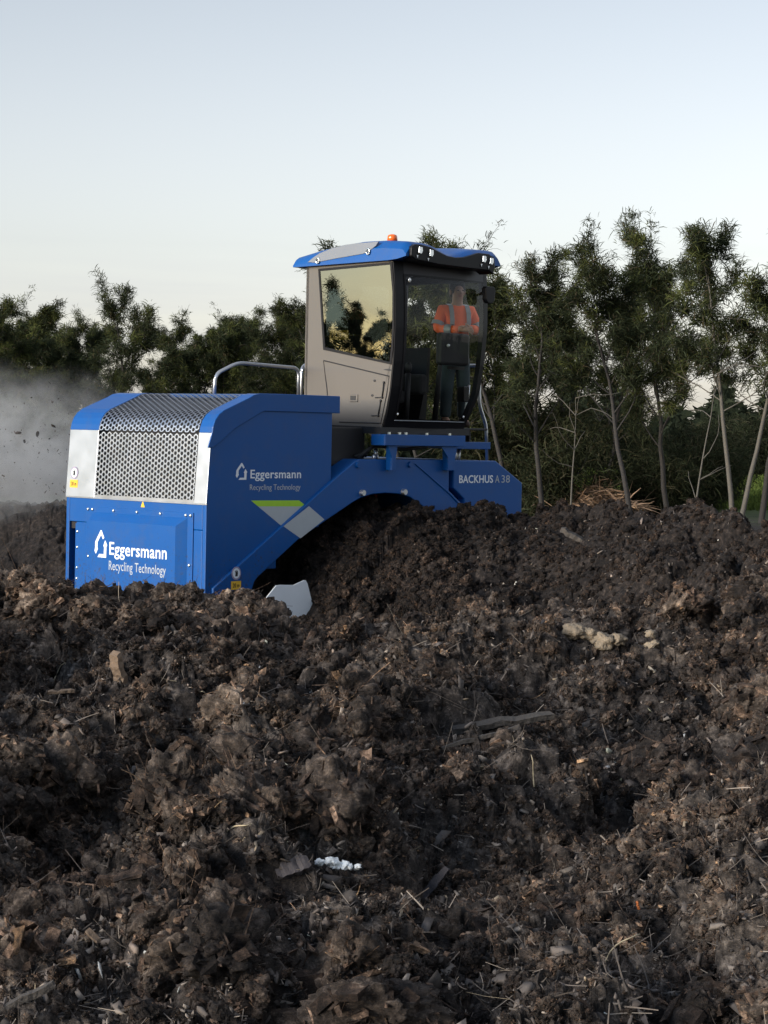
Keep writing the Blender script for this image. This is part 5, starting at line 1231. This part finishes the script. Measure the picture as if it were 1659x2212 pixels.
# trees to the left of the yard that the side window mirrors
for k, (x, y, h, kd, lb) in enumerate([(-70, 17.7, 8.3, 'open', 'tallest tree mirrored in the middle of the cab side window'), (-71, 19.3, 7.3, 'tall', 'tree mirrored in the left part of the cab side window'),
                                     (-69, 16.3, 7.0, 'low', 'round tree mirrored low right of the middle of the cab side window'), (-72, 15.2, 7.9, 'tall', 'tree mirrored at the right edge of the cab side window'),
                                     (40, 24, 5.6, 'tall', 'tree mirrored at the left of the windscreen'), (40, 27.5, 6.0, 'low', 'broad tree mirrored in the middle of the windscreen'), (41, 31, 5.6, 'tall', 'tree mirrored at the right of the windscreen'), (39, 20, 5.2, 'low', 'bushy tree mirrored at the left edge of the windscreen')]):
    r = empty('feathery_tree', (x, y, 0), R_(50 * k), lb, 'tree', 'trees mirrored in the cab windows')
    s = h / TH_[kd][k % len(TV[kd])]; r.scale = (s, s, s); tm, cm = TV[kd][k % len(TV[kd])]
    link('trunk', tm, None, r); link('crown', cm, None, r)

# ------------------------------------------------------------------ single pieces lying on the heaps
def wedge(name, L_, W_, T_, loc, rot, material, label, cat, seed=0, rough_=0.15):
    rg = np.random.default_rng(seed); mb = MB(); k = 9; V = []
    for i in range(k):
        t = i / (k - 1) - 0.5; w = W_ * (1 - 0.25 * rg.random()) * (0.75 if i in (0, k - 1) else 1); oz = rg.normal() * T_ * 0.15
        for (sy, sz) in ((-1, -1), (1, -1), (1, 1), (-1, 1)): V.append((L_ * t + rg.normal() * L_ * 0.012, sy * w / 2 + rg.normal() * W_ * rough_ * .3, sz * T_ / 2 + oz))
    F = [[0, 3, 2, 1], [4 * k - 4, 4 * k - 3, 4 * k - 2, 4 * k - 1]]
    for i in range(k - 1):
        for j in range(4): F.append([4 * i + j, 4 * i + (j + 1) % 4, 4 * i + 4 + (j + 1) % 4, 4 * i + 4 + j])
    mb.add(V, F); o = mb.build(name, material, None); o.location = loc; o.rotation_euler = rot; tag(o, label, cat); return o
M['oldwood'] = mat('weathered_wood', (0.055, 0.047, 0.041), 0.85, 0, 0.35, 30, bump=0.6, bscale=40)
M['freshwood'] = mat('broken_wood', (0.17, 0.118, 0.08), 0.8, 0, 0.3, 30, bump=0.5, bscale=40)
M['barkslab'] = mat('black_bark', (0.045, 0.038, 0.040), 0.8, 0, 0.35, 25, bump=0.9, bscale=22)
M['foam'] = mat('white_fibre', (0.80, 0.82, 0.82), 0.8, 0, 0.08, 60, bump=0.8, bscale=80)
M['cream'] = mat('cream_crust', (0.22, 0.175, 0.125), 0.85, 0, 0.35, 40, bump=0.9, bscale=60)
M['rust'] = mat('orange_shard', (0.50, 0.14, 0.03), 0.6, 0, 0.2, 40)
M['straw'] = mat('straw_strand', (0.42, 0.34, 0.22), 0.7, 0, 0.2, 40)
def lump_obj(name, loc, sizes, material, label, cat, seed):
    rg = np.random.default_rng(seed); Vs = []; Fs = []; b = 0
    for k, (dx, dy, dz, s) in enumerate(sizes):
        V, F = clod_shape(3, seed + k); W = V * s + np.array([dx, dy, dz]); Vs.append(W); Fs.append(F + b); b += len(V)
    o = link(name, fast_mesh(name, np.concatenate(Vs), np.concatenate(Fs)), material); o.location = loc; smooth(o); tag(o, label, cat); return o
up_ = Vector((0, 0, 1))
p = on_px(255, 1470); wedge('wood_chunk', 0.15, 0.055, 0.03, p + up_ * 0.045, (0.2, R_(62), R_(70)), M['freshwood'], 'broken light brown wood chunk standing out of the left foreground heap', 'wood', 1)
p = on_px(1085, 1568); wedge('wood_plank', 0.40, 0.045, 0.022, p + up_ * 0.012, (0.3, R_(-8), R_(12)), M['oldwood'], 'long grey weathered plank lying across the middle of the near heap', 'plank', 2)
p = on_px(1040, 1605); wedge('stick', 0.30, 0.018, 0.014, p + up_ * 0.02, (0, R_(-14), R_(10)), M['oldwood'], 'thin straight stick just below the long grey plank', 'stick', 3)
p = on_px(1240, 1172); wedge('wood_chunk', 0.30, 0.085, 0.05, p + up_ * 0.05, (0.2, R_(28), R_(-10)), M['oldwood'], 'pale grey wood chunk on the smooth right-hand slope', 'wood', 4)
p = on_px(632, 1890); wedge('bark_slab', 0.105, 0.055, 0.022, p + up_ * 0.022, (R_(50), R_(-18), R_(15)), M['barkslab'], 'dark slab of bark left of the white lump', 'bark', 5)
p = on_px(935, 1945); wedge('bark_slab', 0.14, 0.028, 0.010, p + up_ * 0.03, (R_(60), R_(-50), R_(10)), M['barkslab'], 'narrow black bark strip right of and below the white lump', 'bark', 6)
p = on_px(210, 2045); wedge('wood_splinter', 0.075, 0.018, 0.008, p + up_ * 0.015, (0.6, R_(40), R_(-15)), M['freshwood'], 'pale pinkish splinter in the lower left foreground', 'splinter', 7)
p = on_px(1378, 1972); wedge('orange_shard', 0.024, 0.014, 0.006, p + up_ * 0.012, (0.4, R_(75), 0.2), M['rust'], 'small orange shard in the lower right foreground', 'shard', 8)
p = on_px(132, 1505); wedge('wood_splinter', 0.11, 0.024, 0.012, p + up_ * 0.015, (0.2, R_(-5), R_(10)), M['freshwood'], 'light brown splinter below a bent straw at left', 'splinter', 9)
p = on_px(30, 2180); wedge('stick', 0.20, 0.020, 0.016, p + up_ * 0.012, (0.1, R_(-24), R_(12)), M['oldwood'], 'brown stick at the bottom left corner', 'stick', 10)
p = on_px(722, 1905); lump_obj('white_lump', p + up_ * 0.05, [(0, 0, 0, 0.026), (-0.045, 0, 0.004, 0.018), (0.035, -0.005, -0.002, 0.020), (0.068, 0, -0.006, 0.014), (-0.01, -0.01, 0.012, 0.02)], M['foam'], 'bright white fluffy lump in the lower middle foreground', 'lump', 61)
p = on_px(1290, 1392); lump_obj('pale_crust', p + up_ * 0.02, [(-0.10, 0, 0.03, 0.055), (-0.04, 0, 0.02, 0.05), (0.03, -0.02, -0.01, 0.062), (0.09, -0.02, 0.0, 0.05), (-0.13, 0, 0.05, 0.03)], M['cream'], 'cream coloured crusty lumps in a row right of centre on the heap', 'crust', 71)
p = on_px(1406, 1398); lump_obj('pale_crust', p + up_ * 0.03, [(0, 0, 0.03, 0.035), (0.01, 0, -0.02, 0.032)], M['cream'], 'small upright cream lump right of the row of crusty lumps', 'crust', 75)
p = on_px(1560, 1325); lump_obj('peat_block', p + up_ * 0.05, [(0, 0, 0.03, 0.14), (0.04, 0.02, -0.08, 0.12)], M['freshwood'], 'large tan fibrous block near the right edge of the heap', 'clod', 78) if False else None
for k, (px, py, L_, bend, az, lb) in enumerate([(130, 1475, 0.13, 0.5, 60, 'pale bent straw arching up in the left foreground'), (440, 1530, 0.07, 1.1, 120, 'short curled straw left of centre on the near heap'), (520, 1800, 0.09, 0.2, 20, 'thin straw stalk lying left of the middle of the near heap'),
                                        (1340, 2100, 0.16, 0.5, 50, 'long thin bent twig at the lower right'), (1150, 1700, 0.14, 0.4, 95, 'upright thin stalk right of centre below the plank')]):
    p = on_px(px, py); a = R_(az); c = math.cos(a); s_ = math.sin(a)
    pts = [(c * L_ * (t - .5) , 0.02 * math.sin(t * 7), max(0, s_) * L_ * t * .8 + bend * L_ * 0.4 * math.sin(math.pi * t) ) for t in np.linspace(0, 1, 9)]
    o = MB().tube(pts, [0.003 * (1 - 0.5 * i / 8) for i in range(9)], 6).build('straw', M['straw'], None, sm=True); o.location = p; tag(o, lb, 'straw')

# clods thrown up behind the machine
for k, (px, py, s_, lb) in enumerate([(38, 935, 0.05, 'dark clod flying in the steam, leftmost of the thrown clods'), (78, 937, 0.05, 'dark clod flying in the steam, third thrown clod from the left'), (50, 953, 0.035, 'small dark clod flying in the steam, lowest of the thrown clods'), (112, 920, 0.04, 'dark clod flying in the steam nearest the stainless grille')]):
    Y = 25.0; V, F = clod_shape(3, 90 + k); o = link('flying_clod', fast_mesh('flying_clod', V * s_ * np.array([0.8, 0.7, 0.5]), F), M['soil']); o.rotation_euler = (k, 2 * k, k); smooth(o)
    o.location = (Y * (px - 829.5) / 4500, Y, HC + Y * (horizon(px) - py) / 4500); tag(o, lb, 'clod', 'clods thrown up behind the machine')

n = 420; P = rng.normal(size=(n, 3)) * np.array([0.9, 0.8, 0.38]) + np.array([-4.55, 25.0, 1.75]); P[:, 2] = np.maximum(P[:, 2], 1.2)
V, F, C = scatter_chips(P, n, 0.014, 0.006, 0.035, 0.0)
me = fast_mesh('thrown_crumbs', V, F); set_col(me, C * 0.6); o = link('thrown_crumbs', me, M['debris']); tag(o, 'fine crumbs and fibres thrown up in the steam behind the machine', 'crumbs', kind='stuff')

# ------------------------------------------------------------------ steam rising from the turned windrow
m = bpy.data.materials.new('steam'); m.use_nodes = True; nt = m.node_tree; nt.nodes.clear()
N = nt.nodes.new; LK = nt.links.new
out = N('ShaderNodeOutputMaterial'); pv = N('ShaderNodeVolumePrincipled'); pv.inputs['Color'].default_value = (0.95, 0.95, 0.95, 1); pv.inputs['Anisotropy'].default_value = 0.2
tc = N('ShaderNodeTexCoord'); ns = N('ShaderNodeTexNoise'); ns.inputs['Scale'].default_value = 2.3; ns.inputs['Detail'].default_value = 6; ns.inputs['Roughness'].default_value = 0.7; ns.inputs['Distortion'].default_value = 0.6
LK(tc.outputs['Object'], ns.inputs['Vector'])
mr = N('ShaderNodeMapRange'); mr.inputs['From Min'].default_value = 0.42; mr.inputs['From Max'].default_value = 0.72; LK(ns.outputs[0], mr.inputs['Value'])
gr = N('ShaderNodeTexGradient'); gr.gradient_type = 'SPHERICAL'
mp = N('ShaderNodeMapping'); mp.inputs['Scale'].default_value = (0.34, 0.36, 0.66); nd = N('ShaderNodeTexNoise'); nd.inputs['Scale'].default_value = 0.9; nd.inputs['Detail'].default_value = 4; LK(tc.outputs['Object'], nd.inputs['Vector'])
va = N('ShaderNodeVectorMath'); va.operation = 'MULTIPLY_ADD'; va.inputs[1].default_value = (1.6, 1.6, 1.3); LK(nd.outputs['Color'], va.inputs[0]); LK(tc.outputs['Object'], va.inputs[2])
vb = N('ShaderNodeVectorMath'); vb.operation = 'SUBTRACT'; vb.inputs[1].default_value = (0.8, 0.8, 0.65); LK(va.outputs[0], vb.inputs[0])
LK(vb.outputs[0], mp.inputs['Vector']); LK(mp.outputs[0], gr.inputs['Vector'])
pw = N('ShaderNodeMath'); pw.operation = 'POWER'; pw.inputs[1].default_value = 1.2; LK(gr.outputs[0], pw.inputs[0])
ml = N('ShaderNodeMath'); ml.operation = 'MULTIPLY'; LK(mr.outputs[0], ml.inputs[0]); LK(pw.outputs[0], ml.inputs[1])
m2 = N('ShaderNodeMath'); m2.operation = 'MULTIPLY'; m2.inputs[1].default_value = 3.6; LK(ml.outputs[0], m2.inputs[0]); LK(m2.outputs[0], pv.inputs['Density'])
LK(pv.outputs[0], out.inputs['Volume'])
steam = MB().box((-2.9, -2.6, -1.7), (2.9, 2.6, 1.7)).build('steam', m, None)
steam.location = (-5.3, 26.5, 1.25); tag(steam, 'grey steam rising from the freshly turned heap behind the machine', 'steam', kind='stuff')
